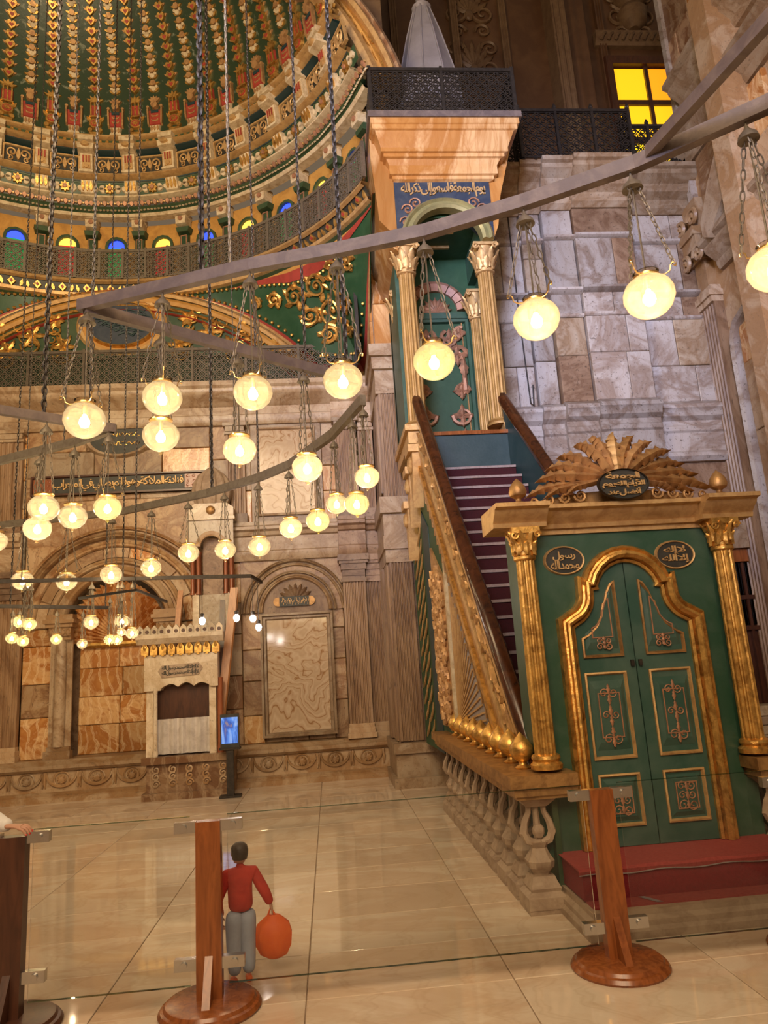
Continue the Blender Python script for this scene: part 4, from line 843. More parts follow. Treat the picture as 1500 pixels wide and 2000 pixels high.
# stairs
NS = 22; y0s, y1s, z0s, z1s = 5.42, 8.98, .36, 4.12
for i in range(NS):
    ya = y0s+(y1s-y0s)*i/NS; yb = y0s+(y1s-y0s)*(i+1)/NS; za = z0s+(z1s-z0s)*i/NS; zb = z0s+(z1s-z0s)*(i+1)/NS; m = MB()
    m.k = 0; m.loft([[(xl(ya)+.06, ya, z), (xr(ya)-.06, ya, z), (xr(yb)-.06, yb+.02, z), (xl(yb)+.06, yb+.02, z)] for z in (max(.3, za-.1), zb)]); m.k = 1
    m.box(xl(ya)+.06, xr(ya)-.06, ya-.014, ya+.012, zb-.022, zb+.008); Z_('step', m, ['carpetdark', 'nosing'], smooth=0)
m = MB(); m.loft([[(xl(9)+.05, 9.0, z), (xr(9)-.05, 9.0, z), (xr(9)-.05, 9.1, z), (xl(9)+.05, 9.1, z)] for z in (4.0, 4.62)]); Z_('landing_riser', m, 'teal', smooth=0)
m = MB(); m.box(xl(9)+.02, xr(9)-.02, 8.97, 9.12, 4.62, 4.67); m.box(xl(9.5), xr(9.5), 9.1, 10.5, 4.55, 4.64); Z_('landing', m, 'wood', smooth=0)
# stair sides and rails
YA, YZ = 5.42, 9.08
def band(name, fx, a, b, t0, t1, mat, ya=YA, yb=YZ, parent=None, sm=0):
    m = MB(); m.loft([[(fx(y)+t0, y, rz(y)+a), (fx(y)+t1, y, rz(y)+a), (fx(y)+t1, y, rz(y)+b), (fx(y)+t0, y, rz(y)+b)] for y in (ya, yb)]); return Z_(name, m, mat, parent, sm)
for fx, s, nm in ((xl, 1, 'left'), (xr, -1, 'right')):
    m = MB(); pr = [(-.055*s, -.02), (.06*s, -.02), (.075*s, .03), (.07*s, .10), (.04*s, .15), (-.02*s, .16), (-.055*s, .12), (-.065*s, .05)]
    m.loft([[(fx(y)+a, y, rz(y)+.12+b) for a, b in pr] for y in (YA-.12, YZ+.06)]); Z_('handrail', m, 'woodrail', smooth=60)
    band('stair_wall', fx, -.75, .12, -.01*s, .05*s, 'teal')
    band('gilt_moulding', fx, .02, .12, -.05*s, .0, 'goldpale'); band('frieze_board', fx, -.30, .02, -.02*s, .02*s, 'greendark')
    band('gilt_moulding', fx, -.40, -.30, -.06*s, .0, 'goldpale', YA+.3); band('gilt_moulding', fx, -.62, -.40, -.035*s, .0, 'golddark', YA+.4)
    band('gilt_moulding', fx, -.72, -.62, -.07*s, .0, 'gold', YA+.5); band('gilt_moulding', fx, -.80, -.74, -.04*s, .0, 'goldpale', YA+.6)
    m = MB()                                             # solid side under the stair
    m.loft([[(fx(y)+t, y, z) for y, z in ((5.42, .6), (8.95, .6), (10.4, .6), (10.4, 4.4), (9.08, rz(9.08)-.75), (5.9, .75))] for t in (0, .05*s)]); Z_('stair_side', m, 'greenbright' if s > 0 else 'green', smooth=0)
# carved work on the visible left flank
def PS(y, z, q): return (xl(y)-q, y, z)
m = MB(); y = 5.75; k = 0
while y < 9.0:
    zc = rz(y)-.14
    m.tube([PS(y+u, zc+v+1.145*u, .035) for u, v in spiral((0, 0), .10, .02, 1.4, k, 12, 1 if k % 2 else -1)], [.022-.001*i for i in range(13)], 5)
    for q in range(3): frond(m, [(y, zc), (y+.11*cos(q*2.1+k), zc+.12*sin(q*2.1+k)+.1*cos(q*2.1+k))], .035, lambda a, b, h: PS(a, b, h+.03), .035, 3, 6)
    y += .15; k += 1
Z_('carved_frieze', m, 'golddark')
for i in range(26):                                      # pegs below the string moulding
    y = 6.1+.11*i; m = MB(); m.box(xl(y)-.045, xl(y), y-.018, y+.018, rz(y)-.98, rz(y)-.84); Z_('dentil', m, 'golddark', smooth=0)
m = MB(); tri = [(6.55, .98), (7.95, .98), (7.95, 2.55)]
m.loft([[PS(y, z, q) for y, z in tri] for q in (0, .02)]); Z_('triangle_panel', m, 'lilac', smooth=0)
for i in range(24):
    f = i/23; m = MB(); m.tube([PS(7.92, .99+.01*i, .025), PS(6.6+1.3*f, 1.0+1.5*f, .025)], .012, 4); Z_('panel_ray', m, 'goldpale')
m = MB(); m.loft([[PS(y, z, q) for y, z in ((8.02, .95), (8.10, .95), (8.10, 2.9), (8.02, 2.8))] for q in (0, .04)]); Z_('gilt_moulding', m, 'ivory', smooth=0)
m = MB(); m.loft([[PS(y, z, q) for y, z in ((8.18, .95), (8.88, .95), (8.88, 3.1), (8.18, 2.6))] for q in (0, .03)])
for i in range(60):
    yy, zz = 8.22+.62*((i*.618) % 1), 1.0+1.75*i/60
    m.tube([PS(yy+u, zz+v, .045) for u, v in spiral((0, 0), .08, .015, 1.3, i, 9, 1 if i % 2 else -1)], .02, 4)
    frond(m, [(yy, zz), (yy+.07*cos(i), zz+.1)], .03, lambda a, b, h: PS(a, b, h+.04), .04, 3, 6)
Z_('carved_panel', m, 'goldcrest')
for i in range(13):                                      # arcs on the green back panel
    for y_ in (9.50, 9.85):
        zz = .85+.215*i; m = MB(); m.tube([PS(y_+.32*t/6, zz+.12-.26*(t/6)**.6, .02) for t in range(7)], [.006+.012*sin(pi*t/6) for t in range(7)], 5); Z_('gilt_arc', m, 'goldpale')
m = MB(); m.loft([[PS(y, z, q) for y, z in ((9.0, .6), (9.42, .6), (9.42, 3.7), (9.0, 3.4))] for q in (0, .012)]); Z_('corner_strip', m, 'teal', smooth=0)
for yb, zb, s_ in ((9.15, 3.95, .16), (9.5, 3.75, .14), (9.85, 3.35, .13)):   # brackets below the kiosk
    m = MB(); m.loft([[PS(y, z, q) for y, z in ((yb-s_, zb+.5), (yb+s_, zb+.5), (yb+s_*.8, zb+.1), (yb+.3*s_, zb-.25), (yb-.2*s_, zb), (yb-s_*.8, zb+.25))] for q in (0, .14)])
    m.tube([PS(yb+u, zb+.3+v, .15) for u, v in spiral((0, 0), s_*.8, .02, 1.5, 0, 14)], .03, 5); m.box(xl(yb)-.19, xl(yb), yb-s_*1.2, yb+s_*1.2, zb+.46, zb+.56); Z_('bracket', m, 'goldpale')
m = MB(); m.box(1.18, 1.40, 9.05, 10.5, 4.55, 4.72); m.box(1.14, 1.40, 9.0, 10.5, 4.72, 4.80); Z_('kiosk_base', m, 'goldpale', smooth=0)
m = MB(); m.box(2.5, 2.72, 9.05, 10.5, 4.55, 4.80); Z_('kiosk_base', m, 'goldpale', smooth=0)
# kiosk at the head of the stairs
XK = 1.925
for x in (1.35, 2.50):
    column(x, 9.25, 4.80, 7.55, .125, 12, 'goldpale', caph=.42, shmat='golddull'); 
for x in (1.30, 2.49): column(x, 10.0, 4.70, 7.25, .10, 12, 'goldpale', caph=.45, shmat='golddull')
m = MB(); m.box(1.2, 1.26, 9.4, 10.5, 4.7, 8.3); m.box(2.60, 2.66, 9.4, 10.5, 4.7, 8.3); Z_('kiosk_side', m, 'green', smooth=0)
m = MB(); m.box(1.2, 2.66, 10.3, 10.4, 4.6, 8.5); Z_('kiosk_back', m, 'greenbright', smooth=0)
PK = front(10.3)
for g, mt in ((0, 'green'), (.1, 'golddark')):
    m = MB(); m.strip([(1.42+g, 4.7), (2.42-g, 4.7), (2.42-g, 6.95), (1.42+g, 6.95)], [(0, 0), (0, .06), (.05, .06), (.06, 0)] if not g else [(0, 0), (0, .03), (.015, .03), (.015, 0)], lambda u, v, q: (u, 10.3-q, v), True); Z_('back_moulding', m, mt)
m = MB()
for sx in (-1, 1):
    for u, z, R, tn, ph in ((.30, 4.95, .17, 1.6, pi), (.28, 5.35, .16, 1.6, pi), (.30, 5.75, .12, 1.4, 0), (.28, 6.35, .16, 1.5, 0), (.18, 6.62, .15, 1.5, 2), (.34, 6.72, .1, 1.4, 1)):
        m.tube([PK(XK+sx*(u+a), .03, z+b) for a, b in spiral((0, 0), R, .02, tn, ph, 20)], [.035-.0012*i for i in range(21)], 5)
        for k in range(4): frond(m, [(XK+sx*u, z), (XK+sx*(u+R*1.2*cos(k*1.57)), z+R*1.2*sin(k*1.57))], .05, lambda a, b, h: PK(a, h+.02, b), .04, 4, 8)
    m.tube([PK(XK+sx*.36, .03, z) for z in (5.75, 6.0, 6.3)], [.05, .035, .03], 6); frond(m, [(XK+sx*.36, 5.95), (XK+sx*.36, 6.3)], .08, lambda a, b, h: PK(a, h+.03, b), .05, 4, 10)
for i in range(5): frond(m, [(XK, 4.85), (XK+.16*cos(pi*(i+.5)/5), 4.9+.2*sin(pi*(i+.5)/5))], .05, lambda a, b, h: PK(a, h+.02, b), .04, 4, 8)
Z_('scroll_relief', m, 'copper')
m = MB(); m.lathe([(.02, 5.95), (.09, 6.05), (.11, 6.15), (.06, 6.24), (.04, 6.27), (.08, 6.33), (.09, 6.40), (.05, 6.50), (.01, 6.62)], 14, (XK, 10.26, 0)); Z_('urn_relief', m, 'shell')
for i in range(9):
    a0, a1 = pi*(i+.05)/9, pi*(i+.95)/9; m = MB(); m.arch(PK, XK, 7.1, [(.34, 0), (.34, .05), (.44, .10), (.52, .03), (.52, 0)], a0, a1, 3); Z_('shell_lobe', m, 'shell')
m = MB()
for i in range(9): frond(m, [(XK, 7.08), (XK+.26*cos(pi*(i+.5)/9), 7.08+.26*sin(pi*(i+.5)/9))], .05, lambda a, b, h: PK(a, h+.02, b), .03, 4, 8)
Z_('palmette', m, 'copper'); m = MB(); m.box(1.42, 2.42, 10.22, 10.3, 6.95, 7.05); Z_('back_moulding', m, 'green', smooth=0)
# arch and inscription board
YI = 9.05; PI_ = front(YI); CK = XK+.03
m = MB(); archwall(m, PI_, 1.24, 2.64, 7.55, 8.52, CK, 7.55, .60, 0); ib = Z_('inscription_board', m, 'navy', smooth=0)
lettering(ib, ['يوم الجمعة فاسعوا إلى ذكر الله'], CK, YI, 8.37, 1.24, .26, 'goldpale', .015, .015, .8)
for sx in (-1, 1):
    m = MB()
    for u, z in ((.54, 8.05), (.58, 7.85), (.42, 8.15)): m.tube([PI_(CK+sx*(u+a), .012, z+b) for a, b in spiral((0, 0), .09, .015, 1.4, 0, 14)], .014, 4)
    obj('scroll', m, 'copper', ib)
m = MB(); m.arch(PI_, CK, 7.55, [(.50, -.1), (.50, .05), (.54, .08), (.60, .05), (.63, .09), (.67, .04), (.67, 0)]); Z_('arch_moulding', m, 'goldgreen')
m = MB(); m.box(1.26, 2.60, 9.2, 10.3, 8.02, 8.1); m.box(1.26, 2.60, 9.2, 10.3, 7.9, 7.94) if False else None; Z_('kiosk_ceiling', m, 'greenbright', smooth=0)
for yy in (9.5, 9.9):
    m = MB(); m.box(1.7, 2.15, yy, yy+.05, 7.98, 8.02); Z_('gilt_bar', m, 'goldpale', smooth=0)
for u0, u1 in ((1.24, 1.42), (2.48, 2.64)):
    m = MB(); m.box(u0, u1, YI+.03, 10.4, 7.55, 8.3); Z_('architrave', m, 'green', smooth=0)
# corbelled balcony
lvl = [(8.50, 0, 0), (8.52, .05, .05), (8.57, .05, .05), (8.58, .10, .09), (8.72, .10, .09), (8.80, .15, .13), (8.81, .20, .17), (8.86, .20, .17), (8.87, .25, .21), (8.93, .25, .21), (9.16, .34, .28), (9.17, .39, .31), (9.24, .39, .31), (9.25, .42, .33), (9.34, .42, .33)]
m = MB(); m.loft([[(1.26-g*.78, YI-d*.9, z), (2.66+g*1.05, YI-d*.9, z), (2.66+g*1.05, 10.6, z), (1.26-g*.78, 10.6, z)] for z, g, d in lvl]); Z_('corbel', m, 'corbel', smooth=0)
m = MB(); m.prism([(2.64, 8.8), (3.0, 9.2), (3.0, 9.0), (2.8, 8.3), (2.72, 7.8), (2.64, 7.6)], lambda u, z, q: (u, q, z), YI+.02, 10.6); Z_('console', m, 'corbel', smooth=0)
m = MB(); m.prism([(1.24, 8.8), (.93, 9.25), (.93, 8.9), (1.0, 7.9), (1.12, 7.75), (1.24, 7.7)], lambda u, z, q: (u, q, z), YI+.02, 10.6); m.prism([(1.24, 7.72), (1.05, 7.72), (1.12, 7.5), (1.24, 7.4)], lambda u, z, q: (u, q, z), YI+.02, 10.6); Z_('console', m, 'corbel', smooth=0)
m = MB(); m.box(.90, 3.14, YI-.32, 10.6, 9.34, 9.44); Z_('balcony_floor', m, 'beam', smooth=0)
rb = empty('balcony_railing', (2, YI-.2, 9.44), 'dark iron filigree railing around the pulpit balcony', 'railing')
rail_run(rb, [(.96, 10.5), (.96, YI-.26), (3.08, YI-.26), (3.08, 10.5)], 9.44, .76, 'iron', .15, 1.06)
sp = MB(); sp.lathe([(.62, 9.5), (.60, 10.2), (.50, 10.9), (.28, 11.9), (.13, 12.45), (.10, 12.55), (.02, 12.62)], 10, (2.05, 9.9, 0)); spo = tag(obj('spire', sp, 'lilac', smooth=0), 'grey lilac conical canopy standing on the pulpit balcony', 'canopy')
for i in range(10):
    a = 2*pi*i/10; m = MB(); m.tube([(2.05+r*cos(a), 9.9+r*sin(a), z) for r, z in ((.61, 10.0), (.51, 10.9), (.29, 11.9), (.14, 12.45))], .014, 4); obj('rib', m, 'lilac', spo)
m = MB(); m.ell((2.05, 9.9, 12.66), (.09, .09, .08)); m.lathe([(.14, 12.42), (.17, 12.48), (.10, 12.56)], 12, (2.05, 9.9, 0)); obj('knob', m, 'lilac', spo)
# ---------------- balustrades with consoles and gilt bulbs
def balpiece(sh=1.0):
    m = MB(); m.box(-.13, .13, -.13, .13, 0, .03)
    m.loft([[(x*w_, y*w_, z) for x, y in ((-1, -1), (1, -1), (1, 1), (-1, 1))] for w_, z in ((.135, .03), (.13, .10), (.10, .13), (.105, .15), (.085, .19), (.075, .22))])
    m.loft([[(x*w_, y*w_, z) for x, y in ((-1, -.6), (-.6, -1), (.6, -1), (1, -.6), (1, .6), (.6, 1), (-.6, 1), (-1, .6))] for w_, z in ((.055, .22), (.06, .24), (.085, .27), (.09, .31), (.06, .36), (.05, .39), (.07, .43))])
    for sx in (-1, 1):                                   # lyre arms
        m.tube([(sx*u, -.03, z) for u, z in ((.02, .42), (.075, .44), (.10, .49), (.085, .56), (.055, .62), (.05, .68))], [.025, .03, .03, .024, .02, .022], 6)
    m.tube([(0, -.02, .42), (0, -.02, .68)], [.03, .018], 6); m.ell((0, -.045, .50), (.045, .03, .05), 8, 5)
    m.loft([[(x*w_, y*w_, z) for x, y in ((-1, -1), (1, -1), (1, 1), (-1, 1))] for w_, z in ((.07, .66), (.10, .69), (.12, .71), (.12, .74))]); return m
bmesh_ = mesh('baluster', balpiece(), 'stone'); m = MB()
m.lathe([(.05, 0), (.06, .012), (.03, .03), (.026, .045), (.065, .075), (.088, .115), (.085, .155), (.055, .20), (.02, .235), (.003, .255)], 18); bulbm = mesh('gilt_bulb', m, 'gold')
for side, x in ((1, 1.37), (-1, 3.12)):
    n = 11 if side > 0 else 4
    for i in range(n): link('baluster', bmesh_, mn, (x, 5.22+.345*i, 0))
    y1 = 5.22+.345*(n-1)+.16; xa, xb = x-.15, x+.15
    m = MB(); m.box(xa-.02, xb+.12 if side > 0 else xb+.4, 5.05, y1, .745, .80); m.box(xa-.05, xb+.12 if side > 0 else xb+.4, 5.02, y1+.03, .80, .88)
    m.box(xa, xb+.1 if side > 0 else xb+.35, 5.07, y1, .72, .745); Z_('balustrade_cap', m, 'golddark', smooth=0)
    m = MB(); m.box(x+.12, x+.16, 5.2, y1, .0, .74); Z_('balustrade_backing', m, 'greendark', smooth=0)
    if side > 0:
        for i in range(9): link('gilt_bulb', bulbm, mn, (1.36, 5.38+.35*i, .88))
# ---------------- stone platform and carpets
m = MB(); m.k = 0
pp = [(0, 0), (.05, 0), (.05, .04), (.03, .06), (.03, .09), (.0, .11), (-.0, .14)]
m.loft([[(1.50-d, 5.3, z), (1.50-d, 4.60-d, z), (3.02+d, 4.60-d, z), (3.02+d, 5.3, z)] for d, z in pp], True, True); Z_('stone_plinth', m, 'stone', smooth=0)
cp = tag(MB() and link('carpet', None, None, (XC, 4.9, .14)), 'red carpet covering the two steps before the green doors', 'carpet')
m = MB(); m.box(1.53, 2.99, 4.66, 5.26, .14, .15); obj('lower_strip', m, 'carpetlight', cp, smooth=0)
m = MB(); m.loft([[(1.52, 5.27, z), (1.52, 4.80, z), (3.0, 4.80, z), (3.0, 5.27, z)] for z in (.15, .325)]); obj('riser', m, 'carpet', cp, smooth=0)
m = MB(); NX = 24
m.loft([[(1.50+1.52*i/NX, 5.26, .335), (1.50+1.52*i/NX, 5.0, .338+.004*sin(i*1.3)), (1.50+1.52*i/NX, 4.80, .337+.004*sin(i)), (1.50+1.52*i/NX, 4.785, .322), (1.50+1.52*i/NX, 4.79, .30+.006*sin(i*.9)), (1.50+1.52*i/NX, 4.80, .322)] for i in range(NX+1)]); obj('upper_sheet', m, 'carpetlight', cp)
m = MB(); m.tube([(1.50+1.52*i/NX, 4.788, .30+.006*sin(i*.9)) for i in range(NX+1)], .004, 4); obj('hem', m, 'nosing', cp)
m = MB(); m.add([(1.93, 4.665, .153), (1.97, 4.665, .153), (1.90, 4.79, .153), (1.86, 4.79, .153)], [(0, 1, 2, 3)]); obj('tape', m, 'lilac', cp)
# ================================================================ small alabaster pulpit by the niche
sm = empty('small_pulpit', (-2.0, 11.4, 0), 'small white alabaster pulpit with gilded cornice beside the prayer niche', 'pulpit')
def Q_(name, m, mats, parent=None, smooth=35): return obj(name, m, mats, parent or sm, smooth=smooth)
YG = 11.25
m = MB(); m.box(-2.78, -1.5, YG-.1, YB-.2, 0, .10); m.box(-2.72, -1.5, YG-.05, YB-.2, .10, .50); m.box(-2.78, -1.48, YG-.12, YB-.2, .50, .60); bs_ = Q_('base', m, 'brown', smooth=0)
for i in range(5):
    m = MB()
    for k in range(3): m.tube([(-2.58+.24*i+a, YG-.06, .22+.1*k+b) for a, b in spiral((0, 0), .06, .01, 1.3, k)], .014, 4)
    obj('carving', m, 'tan', bs_)
for u in (-2.74, -1.82): m = MB(); m.box(u-.0, u+.10, YG, YG+.14, .60, 1.60); Q_('gate_jamb', m, 'alabaster', smooth=0)
m = MB(); m.lathe([(.04, .6), (.045, .66), (.032, .7), (.03, 1.5), (.045, 1.58)], 12, (-2.60, YG-.03, 0)); Q_('gate_column', m, 'alabaster')
m = MB(); m.lathe([(.05, .6), (.05, .68), (.042, .72), (.04, 1.6), (.05, 1.68)], 12, (-1.66, YG+.02, 0)); Q_('gate_column', m, 'redstone')
m = MB(); bt = [(-2.76, 2.06), (-1.68, 2.06), (-1.68, 1.56), (-1.80, 1.56)]+[(-1.80-.70*i/12, 1.58+.035*abs(sin(i*pi/4))*(1+.8*sin(pi*i/12))) for i in range(13)]+[(-2.52, 1.54), (-2.76, 1.54)]
m.prism(bt, lambda u, v, q: (u, YG-q, v), -.14, .06); hd = Q_('head_board', m, 'alabaster', smooth=0)
m = MB(); m.prism([(-2.56, 1.82), (-2.50, 1.90), (-1.96, 1.92), (-1.90, 1.84), (-1.96, 1.74), (-2.50, 1.72)], lambda u, v, q: (u, YG-q, v), .055, .075); pl2 = obj('plaque', m, 'stone', hd, smooth=0)
lettering(pl2, ['لا إله إلا الله محمد رسول الله', 'لا إله إلا الله محمد رسول الله'], -2.23, YG-.073, 1.82, .54, .15, 'black', .008, .01, .8)
for i in range(9):
    m = MB(); x = -2.74+.13*i
    m.prism([(x-.05, 2.06), (x+.05, 2.06), (x+.055, 2.16), (x, 2.25), (x-.055, 2.16)], lambda u, v, q: (u, YG-q, v), .0, .12); m.ell((x, YG-.11, 2.18), (.03, .04, .05), 8, 5); m.box(x-.02, x+.02, YG-.1, YG-.06, 2.04, 2.12); Q_('gilt_bracket', m, 'gold')
m = MB(); m.prism([(-.0, 2.22), (.12, 2.22), (.2, 2.30), (.2, 2.36), (.0, 2.36)], lambda d, z, q: (q, YG-d, z), -2.86, -1.58); Q_('cornice', m, 'alabaster')
for i in range(12):
    m = MB(); x = -2.80+.106*i; m.prism([(x-.051, 2.36), (x+.051, 2.36), (x+.051, 2.44), (x, 2.50), (x-.051, 2.44)], lambda u, v, q: (u, YG-q, v), .12, .18); c_ = Q_('crest_merlon', m, 'alabaster', smooth=0)
    m = MB(); m.prism(circ((x, 2.40), .028, 12), lambda u, v, q: (u, YG-q, v), .175, .185); obj('hole_shade', m, 'wooddark', c_)  # dark disc in place of the shade of a pierced hole
m = MB(); m.box(-2.64, -1.82, YG+.12, YG+.15, .60, 1.60); Q_('gate_shade', m, 'wooddark', smooth=0)  # thin dark sheet painted as the shade within the gate opening
m = MB(); NX = 40; m.loft([[(-2.72+.92*i/NX, YG+.05+.025*sin(i*1.1), z) for z in (.62, 1.12)] for i in range(NX+1)], False, False); Q_('curtain', m, 'curtain')
for s_, x0, x1 in ((1, -1.74, -1.62), (-1, -2.42, -2.34)):   # sloping parapets
    sh = .20 if s_ > 0 else .05
    m = MB(); m.loft([[(x+k*sh, y, z+dz) for x, dz in ((x0, 0), (x1, 0), (x1, .2), (x0, .2))] for k, y, z in ((0, YG+.16, 1.0 if s_ > 0 else 1.7), (1, YB-.38, 2.88))]); Q_('handrail', m, 'woodhoney', smooth=0)
    m = MB(); m.loft([[(x, y, z) for y, z in ((YG+.22, .6), (YB-.3, .6), (YB-.3, 2.9), (YG+.22, 1.42))] for x in (x0+.02, x1-.02)]); Q_('stair_side', m, 'wooddark' if s_ > 0 else 'alabaster', smooth=0)
for i in range(9): m = MB(); m.box(-2.34, -1.74, YG+.2+.06*i, YB-.2, .6+.2*i, .8+.2*i); Q_('step', m, 'alabaster', smooth=0)
YT = YB-.28; TX = -1.84
m = MB(); m.box(TX-.22, TX+.22, YT, YT+.2, 2.4, 3.0); Q_('tower_base', m, 'alabaster', smooth=0)
for sx in (-1, 1):
    m = MB(); m.box(TX+sx*.26-.05, TX+sx*.26+.05, YT-.06, YT+.1, 2.35, 3.02); Q_('tower_post', m, 'alabaster', smooth=0)
    for y in (YT-.04, YT+.12):
        for dx in (.0, .09): m = MB(); m.lathe([(.045, 3.0), (.03, 3.06), (.028, 3.66), (.042, 3.72)], 10, (TX+sx*(.31-dx), y, 0)); Q_('tower_column', m, 'redstone')
m = MB(); archwall(m, front(YT-.08), TX-.36, TX+.36, 3.70, 4.22, TX, 3.78, .19, 0); Q_('tower_arch', m, 'alabaster', smooth=0)
m = MB(); m.arch(front(YT-.08), TX, 3.78, [(.17, 0), (.17, .03), (.2, .04), (.25, .03), (.25, 0)], 0, pi, 16); Q_('arch_moulding', m, 'tan')
m = MB(); m.box(TX-.16, TX+.16, YT+.08, YT+.14, 3.0, 3.95); Q_('tower_niche', m, 'taupe', smooth=0)
m = MB(); m.box(TX-.39, TX+.39, YT-.12, YT+.26, 4.22, 4.27); m.prism([(TX-.37, 4.27), (TX+.37, 4.27), (TX+.37, 4.42), (TX+.26, 4.50), (TX-.26, 4.50), (TX-.37, 4.42)], lambda u, v, q: (u, q, v), YT-.1, YT+.24); Q_('tower_gable', m, 'alabaster', smooth=0)
m = MB(); m.ell((TX, YT-.12, 4.38), (.075, .04, .075)); Q_('rosette', m, 'golddark')
m = MB(); n = 48; m.loft([[(TX+r*(1+.05*(1 if i % 4 in (1, 2) else -1))*cos(2*pi*i/n), YT+.07+r*.7*(1+.05*(1 if i % 4 in (1, 2) else -1))*sin(2*pi*i/n), z) for i in range(n)] for r, z in ((.26, 4.50), (.30, 4.62), (.32, 4.76), (.30, 4.88), (.22, 5.02), (.10, 5.12), (.02, 5.18))]); Q_('tower_dome', m, 'stone', smooth=25)
# display on the ledge beside the small pulpit
ds = empty('display_screen', (-1.5, 11.0, 0), 'upright black framed screen with bright blue picture beside small pulpit', 'screen')
m = MB(); m.box(-1.625, -1.355, 10.98, 11.02, .68, 1.145); obj('casing', m, 'black', ds, smooth=0)
m = MB(); m.box(-1.607, -1.373, 10.972, 10.98, .735, 1.10); obj('picture', m, 'screen', ds, smooth=0)
m = MB(); m.box(-1.64, -1.34, 10.94, 11.08, .65, .68); m.box(-1.54, -1.44, 10.96, 11.06, .03, .65); m.box(-1.64, -1.34, 10.9, 11.1, 0, .03); obj('stand', m, 'iron', ds, smooth=0)
# ================================================================ suspended beams and rings
def pix(px, py): return Fv+Rv*((px-750)/FPX)-Uv*((py-1000)/FPX)
CAM = Vector((0, 0, HC))
def beam(name, pts, wd, ht, mat, label, cat='beam', group=None):
    m = MB(); rings_ = []; n = len(pts); P3 = [Vector(p) for p in pts]
    for i, p in enumerate(P3):
        d = (P3[min(i+1, n-1)]-P3[max(i-1, 0)]).normalized(); s_ = d.cross(Vector((0, 0, 1))).normalized()*wd/2
        rings_.append([p-s_-Vector((0, 0, ht/2)), p+s_-Vector((0, 0, ht/2)), p+s_+Vector((0, 0, ht/2)), p-s_+Vector((0, 0, ht/2))])
    m.loft(rings_); return tag(obj(name, m, mat, smooth=0), label, cat, group)
ZL = 4.0
BA = [(-1.47, 4.26), (-.905, 4.045), (-.356, 3.83), (.155, 3.68), (.635, 3.52), (1.127, 3.27), (1.612, 2.98), (2.057, 2.60), (2.5, 2.15), (2.95, 1.45), (3.25, .5), (3.35, -.6)]
beam('chandelier_beam', [(x, y, ZL) for x, y in BA], .05, .075, 'beam', 'long grey beam crossing in front of the pulpit carrying large lamps')
beam('chandelier_beam', [(1.66, 2.92, ZL+.02), (1.83, 2.22, ZL+.04), (2.0, 1.5, ZL+.06), (2.3, .2, ZL+.1)], .045, .06, 'beam', 'short grey beam forking off toward the upper right corner')
BB = [(-1.43, 4.24), (-.5, 4.93), (.36, 5.56)]
beam('chandelier_beam', [(x, y, ZL-.02) for x, y in BB], .05, .075, 'beam', 'grey beam receding from left end of the long beam')
ZC = 3.75
CC = [(.36, 5.38), (.12, 6.2), (-.31, 7.11), (-.66, 7.55), (-1.31, 8.14), (-2.44, 8.85), (-4.12, 9.335), (-5.5, 9.5)]
beam('chandelier_ring', [(x, y, ZC) for x, y in CC], .05, .085, 'ironpale', 'curved flat iron ring sweeping across the far wall')
beam('chandelier_beam', [(-3.2, 4.6, ZC), (-2.406, 5.349, ZC), (-1.70, 5.85, ZC)], .05, .07, 'beam', 'left dark beam running to a corner before oval medallion')
beam('chandelier_ring', [(-1.70, 5.84, ZC), (-2.096, 6.144, ZC), (-2.95, 6.617, ZC), (-3.9, 6.9, ZC)], .05, .07, 'ironpale', 'left curved iron strip leading back from the beam corner')
beam('lamp_bar', [(-4.15, 8.76, 2.95), (-.98, 9.5, 2.95), (-.91, 10.2, 2.95)], .04, .045, 'iron', 'thin iron bar in front of small pulpit tower')
beam('lamp_bar', [(-4.4, 8.9, 2.7), (-2.98, 10.1, 2.7)], .04, .045, 'iron', 'short dark iron bar at left in front of the niche shell')
beam('lamp_bar', [(-3.0, 9.0, 2.72), (-2.19, 8.5, 2.72), (-2.12, 9.74, 2.70)], .03, .03, 'iron', 'bent thin iron rod in front of the niche shell')
# ================================================================ lamps
def globe(R, knob):
    p = [(R*.30, -R*.80), (R*.55, -R*.70), (R*.82, -R*.45), (R*.98, -R*.08), (R*.97, R*.22), (R*.84, R*.50), (R*.62, R*.70), (R*.45, R*.78)]
    m = MB(); m.lathe(p, 28); m.loft([[(R*.30*cos(2*pi*i/28), R*.30*sin(2*pi*i/28), -R*.80) for i in range(28)], [(R*.03*cos(2*pi*i/28), R*.03*sin(2*pi*i/28), -R*.84) for i in range(28)]], False)
    if knob: m.ell((0, 0, -R*.93), (R*.14, R*.14, R*.13), 12, 6)
    return m
def neck(R): m = MB(); m.lathe([(R*.45, R*.78), (R*.44, R*.88), (R*.50, R*1.02), (R*.46, R*1.02), (R*.40, R*.88)], 24); return m
def bandm(R): m = MB(); m.lathe([(R*.45, R*.80), (R*.50, R*.80), (R*.50, R*.88), (R*.45, R*.88), (R*.45, R*.80)], 24); return m
def lidm(R): m = MB(); m.lathe([(R*.42, R*.80), (R*.62, R*.86), (R*.64, R*.92), (R*.58, R*.97), (R*.40, R*.95), (R*.36, R*.9)], 24); return m
def armm(R):
    m = MB(); pts = [(R*.48, 0, R*.84), (R*.70, 0, R*.82), (R*.88, 0, R*.92), (R*.92, 0, R*1.12), (R*1.02, 0, R*1.24), (R*1.14, 0, R*1.20), (R*1.13, 0, R*1.08), (R*1.06, 0, R*1.10)]
    m.tube(pts, R*.032, 6); return m
